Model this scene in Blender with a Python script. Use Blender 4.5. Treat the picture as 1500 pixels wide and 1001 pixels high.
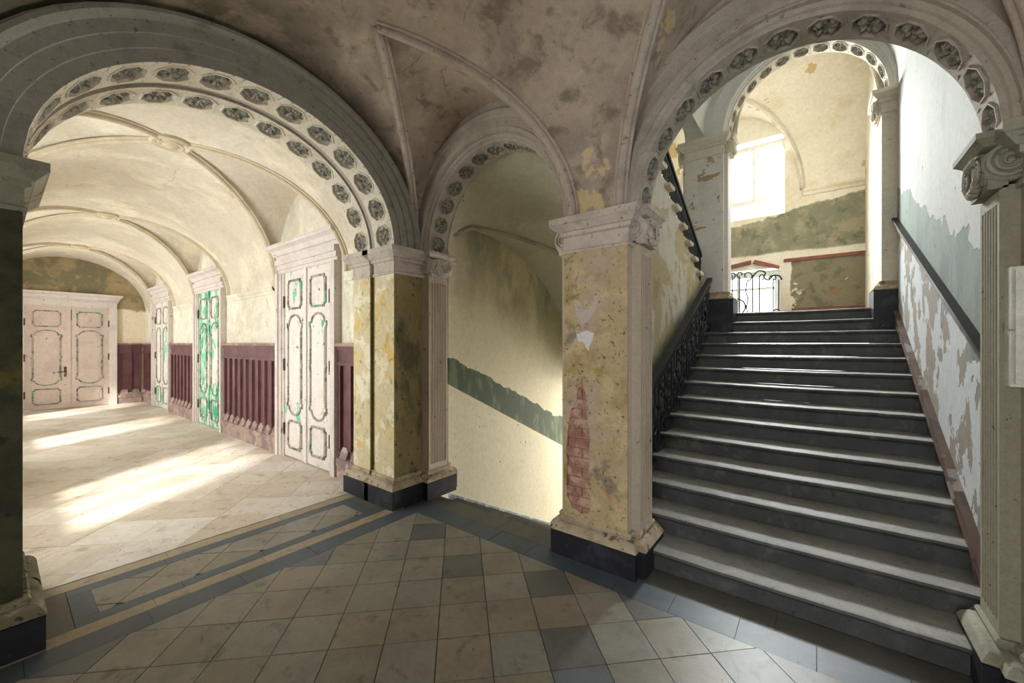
import bpy, bmesh, math, random
from mathutils import Vector, Matrix
random.seed(7)
PI = math.pi
scene = bpy.context.scene
for o in list(bpy.data.objects):
    bpy.data.objects.remove(o)
COL = scene.collection

# ------------------------------------------------------------------ camera
cam_d = bpy.data.cameras.new('camera'); cam = bpy.data.objects.new('camera', cam_d); COL.objects.link(cam)
cam_d.sensor_width = 36.0; cam_d.lens = 36.0 * 583.0 / 1500.0
YAW = math.atan2(447, 583)
cam.location = (0, 0, 1.7); cam.rotation_euler = (PI / 2, 0, YAW)
cam_d.shift_y = (503 - 500.5) / 1500.0
cam_d.clip_start = 0.02
scene.camera = cam
# ------------------------------------------------------------------ world, sun, daylight
w = bpy.data.worlds.new('sky'); scene.world = w; w.use_nodes = True
bg = w.node_tree.nodes['Background']; bg.inputs['Color'].default_value = (0.86, 0.93, 1.0, 1); bg.inputs['Strength'].default_value = 5.0
def light(name, kind, loc, direction, energy, color=(1, 1, 1), size=None, **kw):
    d = bpy.data.lights.new(name, kind); d.energy = energy; d.color = color
    if kind == 'AREA':
        d.shape = 'RECTANGLE'; d.size, d.size_y = size
    for k, v in kw.items(): setattr(d, k, v)
    o = bpy.data.objects.new(name, d); COL.objects.link(o); o.location = loc
    o.rotation_euler = Vector(direction).to_track_quat('-Z', 'Y').to_euler()
    return o
light('sun', 'SUN', (8, -14, 14), (-1.32, 2.12, -2.1), 11.0, (1.0, 0.96, 0.90), angle=math.radians(7))
# daylight entering at the openings; the hall end lamp is added fill
light('daylight_landing_window', 'AREA', (-1.36, 10.12, 5.15), (0.10, -1, -0.66), 740, (0.97, 0.98, 1.0), (1.7, 1.3), spread=math.radians(120))
light('daylight_landing_door', 'AREA', (-1.36, 10.1, 2.75), (0, -1, 0), 60, (0.95, 0.98, 1.0), (1.5, 1.0))
light('daylight_garden_door', 'AREA', (-2.46, 8.75, 0.3), (0, -1, 0.0), 470, (1.0, 0.97, 0.91), (1.7, 2.3))
for xw in (-5.72, -9.85, -13.55):
    light('daylight_corridor_window', 'AREA', (xw, -0.72, 1.9), (0, 1, -0.12), 115, (1.0, 0.97, 0.94), (1.3, 2.2))
light('daylight_entrance', 'AREA', (-0.2, -3.35, 2.0), (0, 1, 0.35), 36, (1.0, 0.97, 0.94), (1.5, 2.4))
light('fill_hall_end', 'AREA', (3.45, 1.3, 1.9), (-1, 0, 0.0), 4, (1.0, 0.96, 0.92), (1.5, 2.2))  # added fill lamp at the unseen end of the hall
vs = scene.view_settings
vs.view_transform = 'Standard'; vs.look = 'None'; vs.exposure = 0.0; vs.gamma = 1.0; vs.use_curve_mapping = False

# ------------------------------------------------------------------ helpers
def C(h):
    h = h.lstrip('#'); r = []
    for i in (0, 2, 4):
        c = int(h[i:i + 2], 16) / 255.0
        r.append(c / 12.92 if c <= 0.04045 else ((c + 0.055) / 1.055) ** 2.4)
    return (*r, 1.0)

V = (1, 1, 1)
class NT:
    def __init__(s, name):
        s.m = bpy.data.materials.new(name); s.m.use_nodes = True
        s.t = s.m.node_tree; s.n = s.t.nodes; s.l = s.t.links
        s.b = s.n['Principled BSDF']; s.cache = {}
        s.pos = s.n.new('ShaderNodeNewGeometry').outputs['Position']
    def noise(s, scale, detail=6, off=(0, 0, 0), stretch=(1, 1, 1), distort=0.0, rough=0.6):
        mp = s.n.new('ShaderNodeMapping'); mp.inputs['Location'].default_value = off; mp.inputs['Scale'].default_value = stretch
        s.l.new(s.pos, mp.inputs['Vector'])
        n = s.n.new('ShaderNodeTexNoise'); n.inputs['Scale'].default_value = scale; n.inputs['Detail'].default_value = min(detail, 4.6)
        n.inputs['Roughness'].default_value = rough; n.inputs['Distortion'].default_value = distort
        s.l.new(mp.outputs[0], n.inputs['Vector']); return n.outputs['Fac']
    def rng(s, v, a, b, smooth=True):
        r = s.n.new('ShaderNodeMapRange'); r.inputs['From Min'].default_value = a; r.inputs['From Max'].default_value = b
        if smooth: r.interpolation_type = 'SMOOTHSTEP'
        s.l.new(v, r.inputs['Value']); return r.outputs['Result']
    def math(s, op, a, b):
        m = s.n.new('ShaderNodeMath'); m.operation = op
        for i, v in enumerate((a, b)):
            if isinstance(v, (int, float)): m.inputs[i].default_value = v
            else: s.l.new(v, m.inputs[i])
        return m.outputs[0]
    def lin(s, v, d0, d1, amp, nscale, off=(3, 1, 7), stretch=(1, 1, 1)):
        d = s.n.new('ShaderNodeVectorMath'); d.operation = 'DOT_PRODUCT'; d.inputs[1].default_value = v
        s.l.new(s.pos, d.inputs[0]); x = d.outputs['Value']
        if amp:
            nz = s.math('MULTIPLY', s.math('SUBTRACT', s.noise(nscale, 7, off, stretch), 0.5), amp)
            x = s.math('ADD', x, nz)
        return s.rng(x, d0, d1, False)
    def crack(s, scale, width, off=(0, 0, 0), stretch=(1, 1, 1)):
        mp = s.n.new('ShaderNodeMapping'); mp.inputs['Location'].default_value = off; mp.inputs['Scale'].default_value = stretch
        s.l.new(s.pos, mp.inputs['Vector'])
        nz = s.n.new('ShaderNodeTexNoise'); nz.inputs['Scale'].default_value = scale * 2.2; nz.inputs['Detail'].default_value = 5
        s.l.new(mp.outputs[0], nz.inputs['Vector'])
        mx = s.n.new('ShaderNodeVectorMath'); mx.operation = 'MULTIPLY_ADD'; mx.inputs[1].default_value = (0.35, 0.35, 0.35)
        s.l.new(nz.outputs['Color'], mx.inputs[0]); s.l.new(mp.outputs[0], mx.inputs[2])
        v = s.n.new('ShaderNodeTexVoronoi'); v.feature = 'DISTANCE_TO_EDGE'; v.inputs['Scale'].default_value = scale
        s.l.new(mx.outputs[0], v.inputs['Vector'])
        return s.rng(v.outputs['Distance'], width, 0.0, False)
    def mask(s, k):
        key = repr(k)
        if key not in s.cache: s.cache[key] = s._mask(k)
        return s.cache[key]
    def _mask(s, k):
        if k[0] == 'n': return s.rng(s.noise(k[1], k[4] if len(k) > 4 else 7, k[5] if len(k) > 5 else (0, 0, 0), k[6] if len(k) > 6 else (1, 1, 1), k[7] if len(k) > 7 else 0.3), k[2], k[3])
        if k[0] == 'p': return s.lin(*k[1:])
        if k[0] == 'c': return s.crack(*k[1:])
        if k[0] == 'k': return k[1]

def mat(name, base, layers=(), rough=0.85, bump=0.25, bscale=60.0, spec=0.3, metallic=0.0, relief=0.004, grain=.36):
    """layers: (colour, opacity, relief, [masks]) laid over the base colour one after another"""
    t = NT(name); col = None
    mixn = t.n.new('ShaderNodeRGB'); mixn.outputs[0].default_value = C(base); col = mixn.outputs[0]
    height = t.math('MULTIPLY', t.noise(bscale, 5), 0.12)
    for (c, op, rel, masks) in layers:
        f = None
        for k in masks:
            v = t.mask(k); f = v if f is None else t.math('MULTIPLY', f, v)
        if rel: height = t.math('ADD', height, t.math('MULTIPLY', f, rel))
        if op != 1.0: f = t.math('MULTIPLY', f, op)
        mx = t.n.new('ShaderNodeMix'); mx.data_type = 'RGBA'
        t.l.new(f, mx.inputs['Factor']); t.l.new(col, mx.inputs['A']); mx.inputs['B'].default_value = C(c)
        col = mx.outputs['Result']
    if grain:      # fine speckle and wear over everything
        g = t.math('ADD', t.rng(t.noise(95, 2, (1, 2, 3), V, 0, .7), .3, .7, False), t.rng(t.noise(19, 4, (8, 2, 3), V, .4, .7), .3, .7, False))
        g = t.math('ADD', t.math('MULTIPLY', g, .5 * grain), 1 - .5 * grain)
        mx = t.n.new('ShaderNodeMix'); mx.data_type = 'RGBA'; mx.blend_type = 'MULTIPLY'; mx.inputs['Factor'].default_value = 1
        t.l.new(col, mx.inputs['A']); t.l.new(g, mx.inputs['B']); col = mx.outputs['Result']
    t.l.new(col, t.b.inputs['Base Color'])
    t.b.inputs['Roughness'].default_value = rough; t.b.inputs['Metallic'].default_value = metallic
    t.b.inputs['Specular IOR Level'].default_value = spec
    if bump:
        bp = t.n.new('ShaderNodeBump'); bp.inputs['Strength'].default_value = bump; bp.inputs['Distance'].default_value = relief * 2
        t.l.new(height, bp.inputs['Height']); t.l.new(bp.outputs['Normal'], t.b.inputs['Normal'])
    return t.m

class MB:
    def __init__(s): s.v = []; s.f = []
    def add(s, vs, fs):
        b = len(s.v); s.v += [tuple(p) for p in vs]; s.f += [tuple(i + b for i in f) for f in fs]; return s
    def box(s, x0, x1, y0, y1, z0, z1):
        return s.add([(x, y, z) for z in (z0, z1) for y in (y0, y1) for x in (x0, x1)],
                     [(0, 2, 3, 1), (4, 5, 7, 6), (0, 1, 5, 4), (2, 6, 7, 3), (0, 4, 6, 2), (1, 3, 7, 5)])
    def grid(s, rows, closed=False):
        n = len(rows[0]); vs = [p for r in rows for p in r]; fs = []
        for i in range(len(rows) - 1):
            for j in range(n if closed else n - 1):
                k = (j + 1) % n; fs.append((i * n + j, i * n + k, (i + 1) * n + k, (i + 1) * n + j))
        return s.add(vs, fs)
    def prism(s, poly, fn0, fn1):
        n = len(poly); vs = [fn0(p) for p in poly] + [fn1(p) for p in poly]
        fs = [tuple(range(n))[::-1], tuple(range(n, 2 * n))] + [(i, (i + 1) % n, n + (i + 1) % n, n + i) for i in range(n)]
        return s.add(vs, fs)
    def tube(s, pts, r, n=6, closed=False, r1=None):
        P = [Vector(p) for p in pts]; m = len(P); rows = []; up = None
        for i in range(m):
            a = P[(i - 1) % m] if (closed or i) else P[0]; b = P[(i + 1) % m] if (closed or i < m - 1) else P[-1]
            t = (b - a).normalized()
            if up is None: up = Vector((0, 0, 1)) if abs(t.z) < 0.9 else Vector((1, 0, 0))
            u = up - t * up.dot(t)
            if u.length < 1e-5: u = t.orthogonal()
            u.normalize(); w_ = t.cross(u); up = u
            rr = r if r1 is None else r + (r1 - r) * i / max(1, m - 1)
            rows.append([P[i] + (u * math.cos(q) + w_ * math.sin(q)) * rr for q in [2 * PI * (k + .5) / n for k in range(n)]])
        if closed: rows.append(rows[0])
        b = len(s.v); s.grid(rows, True)
        if not closed: s.f += [tuple(b + k for k in range(n))[::-1], tuple(b + (m - 1) * n + k for k in range(n))]
        return s
    def mould(s, plan, prof, closed=True):
        """sweep (offset outward, z) along a plan polyline (outward = right of travel), mitred"""
        n = len(plan); rows = []
        def nrm(a, b):
            d = Vector((b[0] - a[0], b[1] - a[1])).normalized(); return Vector((d.y, -d.x))
        for i in range(n):
            p = Vector(plan[i][:2])
            if closed or 0 < i < n - 1:
                n0 = nrm(plan[(i - 1) % n], plan[i]); n1 = nrm(plan[i], plan[(i + 1) % n])
                m = (n0 + n1); m = m / max(0.2, 1 + n0.dot(n1))
            else: m = nrm(plan[0], plan[1]) if i == 0 else nrm(plan[-2], plan[-1])
            rows.append([(p.x + m.x * o, p.y + m.y * o, z) for o, z in prof])
        if closed: rows.append(rows[0])
        return s.grid([list(r) for r in zip(*rows)])
    def ball(s, c, rx, ry, rz, n=8, m=5):
        rows = [[(c[0] + rx * math.sin(PI * i / m) * math.cos(2 * PI * j / n), c[1] + ry * math.sin(PI * i / m) * math.sin(2 * PI * j / n), c[2] + rz * math.cos(PI * i / m)) for j in range(n)] for i in range(m + 1)]
        return s.grid(rows, True)
    def mesh(s, name):
        me = bpy.data.meshes.new(name); me.from_pydata(s.v, [], s.f); me.update(); return me
    def obj(s, name, m, parent=None, smooth=False, fix=True):
        me = s.mesh(name)
        if fix:
            bm = bmesh.new(); bm.from_mesh(me); bmesh.ops.remove_doubles(bm, verts=bm.verts, dist=1e-5)
            bmesh.ops.recalc_face_normals(bm, faces=bm.faces); bm.to_mesh(me); bm.free()
        return link(name, me, m, parent, smooth)
def link(name, me, m, parent=None, smooth=False):
    if m and not me.materials: me.materials.append(m)
    if smooth:
        me.polygons.foreach_set('use_smooth', [True] * len(me.polygons))
        if smooth is not True:
            me.set_sharp_from_angle(angle=math.radians(smooth))
    o = bpy.data.objects.new(name, me); COL.objects.link(o)
    if parent: o.parent = parent; o.matrix_parent_inverse = parent.matrix_world.inverted()
    return o
def thing(name, label, cat, loc=(0, 0, 0), group=None, kind=None):
    o = bpy.data.objects.new(name, None); COL.objects.link(o); o.location = loc; o.empty_display_size = 0.1
    o.matrix_world = Matrix.Translation(loc)
    return tag(o, label, cat, group, kind)
def tag(o, label, cat=None, group=None, kind=None):
    o['label'] = label
    if cat: o['category'] = cat
    if group: o['group'] = group
    if kind: o['kind'] = kind
    return o
def struct(o, label, cat): return tag(o, label, cat, None, 'structure')
def inst(name, me, M, parent):
    o = bpy.data.objects.new(name, me); COL.objects.link(o)
    o.parent = parent; o.matrix_parent_inverse = parent.matrix_world.inverted(); o.matrix_world = M
    return o
def frame(origin, ex, ey, ez):
    M = Matrix.Identity(4)
    for i, e in enumerate((ex, ey, ez)):
        e = Vector(e).normalized()
        for k in range(3): M[k][i] = e[k]
    for k in range(3): M[k][3] = origin[k]
    return M
def smooth_pts(pts, n=6, closed=False):
    P = [Vector(p) for p in pts]; out = []; m = len(P)
    for i in range(m if closed else m - 1):
        p0 = P[(i - 1) % m] if (closed or i) else P[0]; p1 = P[i]; p2 = P[(i + 1) % m]; p3 = P[(i + 2) % m] if (closed or i < m - 2) else P[-1]
        for k in range(n):
            t = k / n
            out.append(0.5 * ((2 * p1) + (p2 - p0) * t + (2 * p0 - 5 * p1 + 4 * p2 - p3) * t * t + (3 * p1 - p0 - 3 * p2 + p3) * t ** 3))
    if not closed: out.append(P[-1])
    return out

# ------------------------------------------------------------------ materials
M = {}
M['vault'] = mat('vault_plaster', 'b09f8d', [
    ('95857a', .8, 0, [('n', 1.6, .42, .62)]), ('bfb09a', .7, 0, [('n', 2.3, .5, .68, 7, (5, 2, 1))]),
    ('6f6658', .75, 0, [('n', 5.0, .52, .68, 8, (1, 9, 4))]), ('56543f', .85, 0, [('p', (-1, -0.9, 0), .7, 2.6, 1.6, 1.2), ('n', 3.0, .34, .56)]),
    ('6a6053', .6, -.25, [('n', 16, .62, .70, 8, (2, 2, 2))]), ('c6b286', .9, -.4, [('n', 1.3, .66, .675, 9, (7.3, 3.1, 0))]),
    ('4d463c', .8, -.4, [('c', .9, .004), ('n', 1.0, .48, .56)])], bump=.35, bscale=45)
M['arch'] = mat('arch_stucco', 'b0a698', [
    ('998e82', .7, 0, [('n', 2.2, .45, .65)]), ('8b8376', .6, 0, [('n', 7, .55, .72)]), ('6c6458', .7, -.2, [('n', 26, .63, .68)])], bump=.2, bscale=80)
M['arch_shaded'] = mat('arch_shaded_stucco', '9d988c', [('87847a', .7, 0, [('n', 2.2, .45, .65)]), ('6f6d62', .6, 0, [('n', 7, .55, .72)]), ('55524a', .7, -.2, [('n', 26, .63, .68)])], bump=.2, bscale=80)  # darker copy of the arch stucco: corridor archivolt's shade put into the colour
M['arch_white'] = mat('arch_limewash', 'd6cdbb', [
    ('b9ae9c', .6, 0, [('n', 3.2, .48, .68)]), ('87796a', .6, -.2, [('n', 24, .64, .69)])], bump=.2)
M['rosette'] = mat('rosette_stucco', '9b978a', [('5d5c54', .85, 0, [('n', 22, .46, .6)]), ('c9c3b4', .7, 0, [('n', 15, .58, .7)])], bump=.3)
M['capital'] = mat('capital_stucco', 'c3b7aa', [('a3988d', .6, 0, [('n', 6, .48, .66)]), ('6f675e', .7, -.2, [('n', 30, .62, .67)])], bump=.2)
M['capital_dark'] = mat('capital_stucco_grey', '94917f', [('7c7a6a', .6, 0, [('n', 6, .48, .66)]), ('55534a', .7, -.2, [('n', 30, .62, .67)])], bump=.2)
M['base'] = mat('base_stucco', 'b3a48d', [('8f806a', .7, 0, [('n', 5, .45, .65)]), ('544a3e', .8, -.3, [('n', 18, .58, .64)]), ('d2c7b0', .6, 0, [('n', 9, .58, .7, 6, (4, 4, 4))])], bump=.35)
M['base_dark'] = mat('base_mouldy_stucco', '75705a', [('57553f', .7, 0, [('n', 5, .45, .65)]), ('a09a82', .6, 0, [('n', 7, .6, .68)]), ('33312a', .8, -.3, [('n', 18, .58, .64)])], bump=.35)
M['plinth'] = mat('black_plinth', '23242a', [('3d4048', .7, 0, [('n', 5, .48, .66)]), ('7d7a74', .6, -.2, [('n', 30, .66, .70)])], rough=.5, bump=.25)
M['flute'] = mat('flute_stucco', 'c2b3a0', [('a5978a', .6, 0, [('n', 3, .48, .66, 6, (0, 0, 0), (1, 1, .3))]), ('5e554a', .8, -.3, [('n', 20, .66, .69)])], bump=.2)
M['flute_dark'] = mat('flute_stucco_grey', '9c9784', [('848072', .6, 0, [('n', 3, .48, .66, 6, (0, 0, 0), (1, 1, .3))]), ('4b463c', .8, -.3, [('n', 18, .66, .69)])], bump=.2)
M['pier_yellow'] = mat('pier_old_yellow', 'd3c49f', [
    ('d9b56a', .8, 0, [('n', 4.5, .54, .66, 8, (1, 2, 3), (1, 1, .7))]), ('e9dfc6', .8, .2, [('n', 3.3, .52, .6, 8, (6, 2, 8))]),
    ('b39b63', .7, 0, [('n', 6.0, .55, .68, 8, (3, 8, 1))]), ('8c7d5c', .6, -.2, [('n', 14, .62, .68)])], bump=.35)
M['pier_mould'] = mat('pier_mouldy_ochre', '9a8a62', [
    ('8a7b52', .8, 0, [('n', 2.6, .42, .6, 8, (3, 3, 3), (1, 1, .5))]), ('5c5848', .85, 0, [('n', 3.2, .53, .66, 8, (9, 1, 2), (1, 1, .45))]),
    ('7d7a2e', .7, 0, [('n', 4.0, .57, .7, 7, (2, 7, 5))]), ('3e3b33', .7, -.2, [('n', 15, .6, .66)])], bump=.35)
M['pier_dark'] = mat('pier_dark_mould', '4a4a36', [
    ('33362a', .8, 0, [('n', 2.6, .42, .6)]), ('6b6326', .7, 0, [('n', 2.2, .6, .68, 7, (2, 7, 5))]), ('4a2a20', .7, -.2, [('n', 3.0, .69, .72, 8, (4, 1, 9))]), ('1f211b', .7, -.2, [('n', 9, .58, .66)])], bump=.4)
M['pier_brickish'] = mat('pier_flaking_ochre', 'b7a47f', [
    ('b8a291', .8, 0, [('n', 2.4, .48, .6, 8, (6, 6, 2))]),
    ('a58d59', .7, 0, [('n', 3.0, .48, .64, 8, (1, 4, 2))]), ('c9b489', .8, .15, [('n', 5, .52, .62, 8, (8, 2, 2))]),
    ('8a7d3a', .7, 0, [('n', 3.4, .58, .68, 8, (2, 6, 9))]), ('b0703a', .6, 0, [('n', 6.5, .62, .7, 8, (5, 5, 1), (1, 1, .5))]),
    ('7b7368', .7, -.2, [('n', 4.0, .58, .66, 8, (0, 3, 7))]), ('594a3a', .8, -.4, [('n', 34, .62, .66)])], bump=.45)
M['pier_white'] = mat('pier_chipped_white', 'd8d2cb', [
    ('bdb6ae', .5, 0, [('n', 2, .48, .68)]), ('a7906f', .95, -.8, [('n', 1.9, .64, .648, 9, (3.1, 6.2, 1.5))]), ('7a6a5a', .8, -.4, [('n', 14, .66, .68)])], bump=.4)
M['corr_wall'] = mat('corridor_limewash', 'ddd5c5', [
    ('cdc2ac', .7, 0, [('n', 2.4, .46, .64)]), ('eee6d3', .7, 0, [('n', 3.2, .52, .66, 7, (6, 1, 2), (1, 1, .4))]), ('b9a37c', .6, 0, [('n', 6, .6, .72)])], bump=.25)
M['corr_vault'] = mat('corridor_vault_limewash', 'd6cbb9', [
    ('c6b69f', .6, 0, [('n', 1.2, .46, .66)]), ('ebe0cb', .7, 0, [('n', 1.5, .5, .66, 7, (6, 1, 2))]), ('b08f66', .5, 0, [('n', 2.4, .62, .74, 7, (2, 9, 2))]),
    ('8f7f66', .6, -.2, [('c', .7, .003), ('n', 1.0, .52, .58)])], bump=.2)
M['corr_end'] = mat('corridor_end_plaster', 'e0d3b8', [
    ('a39270', 1, 0, [('p', (0, 0, 1), 2.62, 2.66, .25, 3)]), ('757058', .8, 0, [('p', (0, 0, 1), 2.62, 2.68, .25, 3), ('n', 1.6, .44, .56)]),
    ('b8966c', .7, 0, [('p', (0, 0, 1), 2.8, 2.9, .2, 3), ('n', 3.5, .56, .62, 7, (4, 2, 1))])], bump=.3)
M['rib'] = mat('rib_stucco', 'b5a798', [('978a7c', .6, 0, [('n', 5, .48, .66)]), ('675d52', .7, -.2, [('n', 24, .62, .67)])], bump=.2)
M['corr_rib'] = mat('corridor_rib_stucco', 'cdbea4', [('b3a288', .5, 0, [('n', 5, .48, .66)])], bump=.15)
M['stair_wall'] = mat('stair_wall_peeling', 'bbbbb6', [
    ('b5b5af', .6, 0, [('n', 1.4, .46, .66, 7, (0, 0, 0), (1, 1, .4))]), ('a3a6a1', .5, 0, [('n', 4, .55, .7, 7, (1, 1, 1), (1, 1, .3))]),
    ('828d82', 1, -.6, [('p', (0, -.43, 1), .73, .72, .5, 2.4)]), ('6b7a70', .75, 0, [('p', (0, -.43, 1), .73, .72, .5, 2.4), ('n', 5, .46, .62, 8, (3, 3, 3), (1, 1, .4))]),
    ('988b7d', .9, 0, [('p', (0, -.48, 1), 0.02, 0.0, .05, 2), ('n', 1.5, .40, .48, 7, (2, 3, 4))]),
    ('c6c8c9', 1, .9, [('p', (0, -.5, 1), -.12, -.15, .45, 1.6), ('n', 3.2, .475, .485, 9, (4, 4.4, 8), (1, 1, .7))]),
    ('5c6058', .8, -.3, [('n', 11, .68, .7, 8, (4, 2, 8))])], bump=.55, relief=.006)
M['return_wall'] = mat('return_wall_peeling', 'dcd6ca', [
    ('c9bb97', 1, -.7, [('p', (0, -.1, 1), 2.75, 2.72, 1.0, 1.3), ('n', 1.5, .49, .497, 9, (2.2, 0.6, 3.4))]),
    ('b09c70', .6, 0, [('p', (0, 0, 1), 2.75, 2.72, 1.0, 1.3), ('n', 2.6, .56, .58, 8, (7, 7, 7))]),
    ('6f7268', .9, 0, [('p', (0, -.48, 1), -.45, -.62, .3, 2.2)]), ('b9b4a8', .6, 0, [('n', 4, .56, .7)])], bump=.5, relief=.006)
M['cellar_wall'] = mat('cellar_stair_wall', 'd8ceb2', [
    ('9a987c', .75, 0, [('p', (0, .43, 1), 3.5, 4.5, 1.2, 1.4), ('n', 1.6, .36, .58, 7, (1, 1, 1), (1, 1, .6))]),
    ('7d8272', .6, 0, [('p', (0, .43, 1), 3.6, 4.6, 1.0, 1.4), ('n', 2.6, .5, .66, 8, (5, 2, 1), (1, 1, .35))]),
    ('525a48', 1, -.4, [('p', (0, .477, 1), 2.765, 2.775, .012, 6), ('p', (0, .43, 1), 2.96, 2.95, .22, 3.2)]),
    ('717960', .8, 0, [('p', (0, .477, 1), 2.765, 2.775, .012, 6), ('p', (0, .43, 1), 2.96, 2.95, .22, 3.2), ('n', 6, .48, .6, 8, (2, 2, 2), (1, 1, .35))]),
    ('dfd6bf', .8, 0, [('p', (0, .477, 1), 2.77, 2.765, .012, 6), ('n', 1.2, .3, .5)]),
    ('4a4438', .9, -.4, [('p', (0, .477, 1), 2.77, 2.765, .012, 6), ('n', 15, .69, .70, 4)])], bump=.3)
M['cellar_vault'] = mat('cellar_vault_plaster', 'bdb9a2', [('aba78f', .6, 0, [('n', 1.4, .46, .64)]), ('cbc6af', .6, 0, [('n', 2.0, .5, .66, 7, (2, 7, 2))]), ('5c5749', .9, -.4, [('n', 2.6, .70, .71, 9, (3, 1, 8))])], bump=.25)
M['cellar_skirt'] = mat('cellar_blue_skirting', '8d97a3', [('6d7883', .8, 0, [('n', 9, .45, .58)]), ('c9c8c4', .8, 0, [('n', 7, .55, .62, 7, (2, 2, 2))])], bump=.2)
M['landing_back'] = mat('landing_back_wall', 'e6dfd0', [
    ('d5c6a8', .6, 0, [('n', 1.5, .48, .66)]),
    ('85836f', 1, -.4, [('p', (-.16, 0, 1), 4.40, 4.36, .35, 2.2), ('p', (0, 0, 1), 3.50, 3.54, .1, 3)]),
    ('a39a80', .8, 0, [('p', (-.16, 0, 1), 4.40, 4.36, .35, 2.2), ('p', (0, 0, 1), 3.50, 3.54, .1, 3), ('n', 2.5, .46, .58)]),
    ('696a5b', .8, 0, [('p', (-.16, 0, 1), 4.40, 4.36, .35, 2.2), ('p', (0, 0, 1), 3.50, 3.54, .1, 3), ('n', 3.6, .54, .66, 7, (3, 3, 9))]),
    ('8c836d', 1, -.5, [('p', (0, 0, 1), 3.34, 3.33, 0, 1), ('p', (1, 0, 0), -.42, -.40, .1, 3), ('n', 1.7, .40, .41, 9, (6, 1, 2.2))]),
    ('6b6753', .7, 0, [('p', (0, 0, 1), 3.34, 3.33, 0, 1), ('p', (1, 0, 0), -.42, -.40, .1, 3), ('n', 3.2, .52, .6, 9, (1, 1, 2.2))]),
    ('a86a48', .6, 0, [('p', (0, 0, 1), 3.34, 3.33, 0, 1), ('p', (1, 0, 0), -.42, -.40, .1, 3), ('n', 5, .6, .66, 7, (1, 8, 2))])], bump=.4, relief=.006)
M['landing_white'] = mat('landing_limewash', 'e4dccb', [
    ('d3c4a6', .6, 0, [('n', 1.4, .48, .66)]), ('c9ab78', .9, -.5, [('n', 1.2, .62, .628, 9, (8, 4, 1))]), ('a08c6c', .8, -.4, [('n', 3.2, .68, .69, 9, (5, 2, 2))])], bump=.35, relief=.005)
M['stair_white'] = mat('stairwell_white', 'd9d7d1', [('c5c3bc', .5, 0, [('n', 1.6, .46, .66)]), ('a6a29a', .5, 0, [('n', 6, .6, .72)])], bump=.25)
M['stone'] = mat('stair_slate', '50514f', [
    ('424442', .7, 0, [('n', 3, .44, .62)]), ('6f6e68', .6, 0, [('n', 7, .55, .68, 7, (1, 5, 2))]), ('7a705c', .7, 0, [('n', 3.4, .66, .71, 8, (4, 1, 6))]), ('33342f', .7, -.2, [('n', 26, .62, .67)])], rough=.55, bump=.25, spec=.4)
M['tread'] = mat('stair_tread_worn', '8f8d87', [
    ('7c7b76', .7, 0, [('n', 3, .44, .62)]), ('a19c92', .6, 0, [('n', 7, .55, .68, 7, (1, 5, 2))]), ('4b4a45', .7, -.2, [('n', 26, .64, .68)])], rough=.6, bump=.25, spec=.35)
M['iron'] = mat('black_iron', '1c222b', [('2c343e', .7, 0, [('n', 12, .5, .66)]), ('4b3a30', .6, -.2, [('n', 20, .62, .68)])], rough=.5, bump=.2, spec=.5)
M['railwood'] = mat('old_rail_wood', '55443b', [('3b302b', .8, 0, [('n', 6, .45, .62)]), ('a39a90', .75, .2, [('n', 5, .6, .63, 8, (3, 3, 3))])], rough=.6, bump=.3)
M['darkwood'] = mat('dark_handrail_wood', '3a322d', [('2a2522', .8, 0, [('n', 6, .45, .62)])], rough=.45, bump=.2)
M['skirtwood'] = mat('stair_skirting_paint', '6a5348', [('4a3a34', .8, 0, [('n', 5, .45, .62)]), ('9c948c', .7, .2, [('n', 3.4, .58, .61, 8, (3, 3, 3))])], rough=.6, bump=.3)
M['dadowood'] = mat('wainscot_maroon', '6d4a4c', [('5b3c40', .7, 0, [('n', 4, .45, .62)]), ('86686a', .5, 0, [('n', 2.5, .55, .7, 6, (3, 1, 2), (1, 1, .3))])], rough=.55, bump=.15)
M['dadocap'] = mat('wainscot_dusty_top', '8a6d62', [('b59a86', .7, 0, [('n', 5, .46, .62)])], rough=.7, bump=.15)
M['dadoskirt'] = mat('skirting_dusty', 'a88f84', [('7d6a6a', .8, 0, [('n', 4, .45, .6)]), ('cbbcae', .6, 0, [('n', 7, .55, .68)])], rough=.7, bump=.2)
def doormat(name, lo, off, base='ddd3cb', green='79c19f'):
    return mat(name, base, [('c9bdb5', .6, 0, [('n', 3, .48, .66)]), (green, 1, -.7, [('n', 2.1, lo, lo + .008, 9, off, (1.4, 1, .6))]),
        ('3f9f74', .9, 0, [('n', 2.1, lo + .07, lo + .08, 9, off, (1.4, 1, .6))]), (base, 1, .5, [('n', 7, .54, .55, 9, off, (1.6, 1, .6))]), ('4a4743', .8, -.3, [('n', 9, .65, .665, 9, off)])], rough=.6, bump=.4)
M['door_a'] = doormat('door_white_peeling', .635, (2.0, 1, .6))
M['door_b'] = doormat('door_green_peeling', .47, (4.2, 1, 2.9))
M['door_c'] = doormat('door_white_green_peeling', .56, (5.1, 1, 5.5))
M['door_d'] = mat('door_pinkish_white', 'c9b7ab', [('b8a398', .6, 0, [('n', 2.5, .46, .64)]), ('7f7068', .8, -.3, [('n', 9, .67, .69)]), ('36a06a', 1, 0, [('n', 3.2, .74, .745, 8, (3, 1.1, 2))])], rough=.6, bump=.3)
M['door_frame'] = mat('door_frame_white', 'd4c9c2', [('bfb2aa', .6, 0, [('n', 3, .46, .66)]), ('57504a', .8, -.3, [('n', 8, .68, .695)])], rough=.6, bump=.3)
M['door_line'] = mat('door_moulding_grimy', 'a89d94', [('5a5750', .8, 0, [('n', 7, .5, .58)]), ('3fae7c', .9, 0, [('n', 4.5, .6, .62, 8, (3, 5, 1))])], rough=.6, bump=.3)
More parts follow.
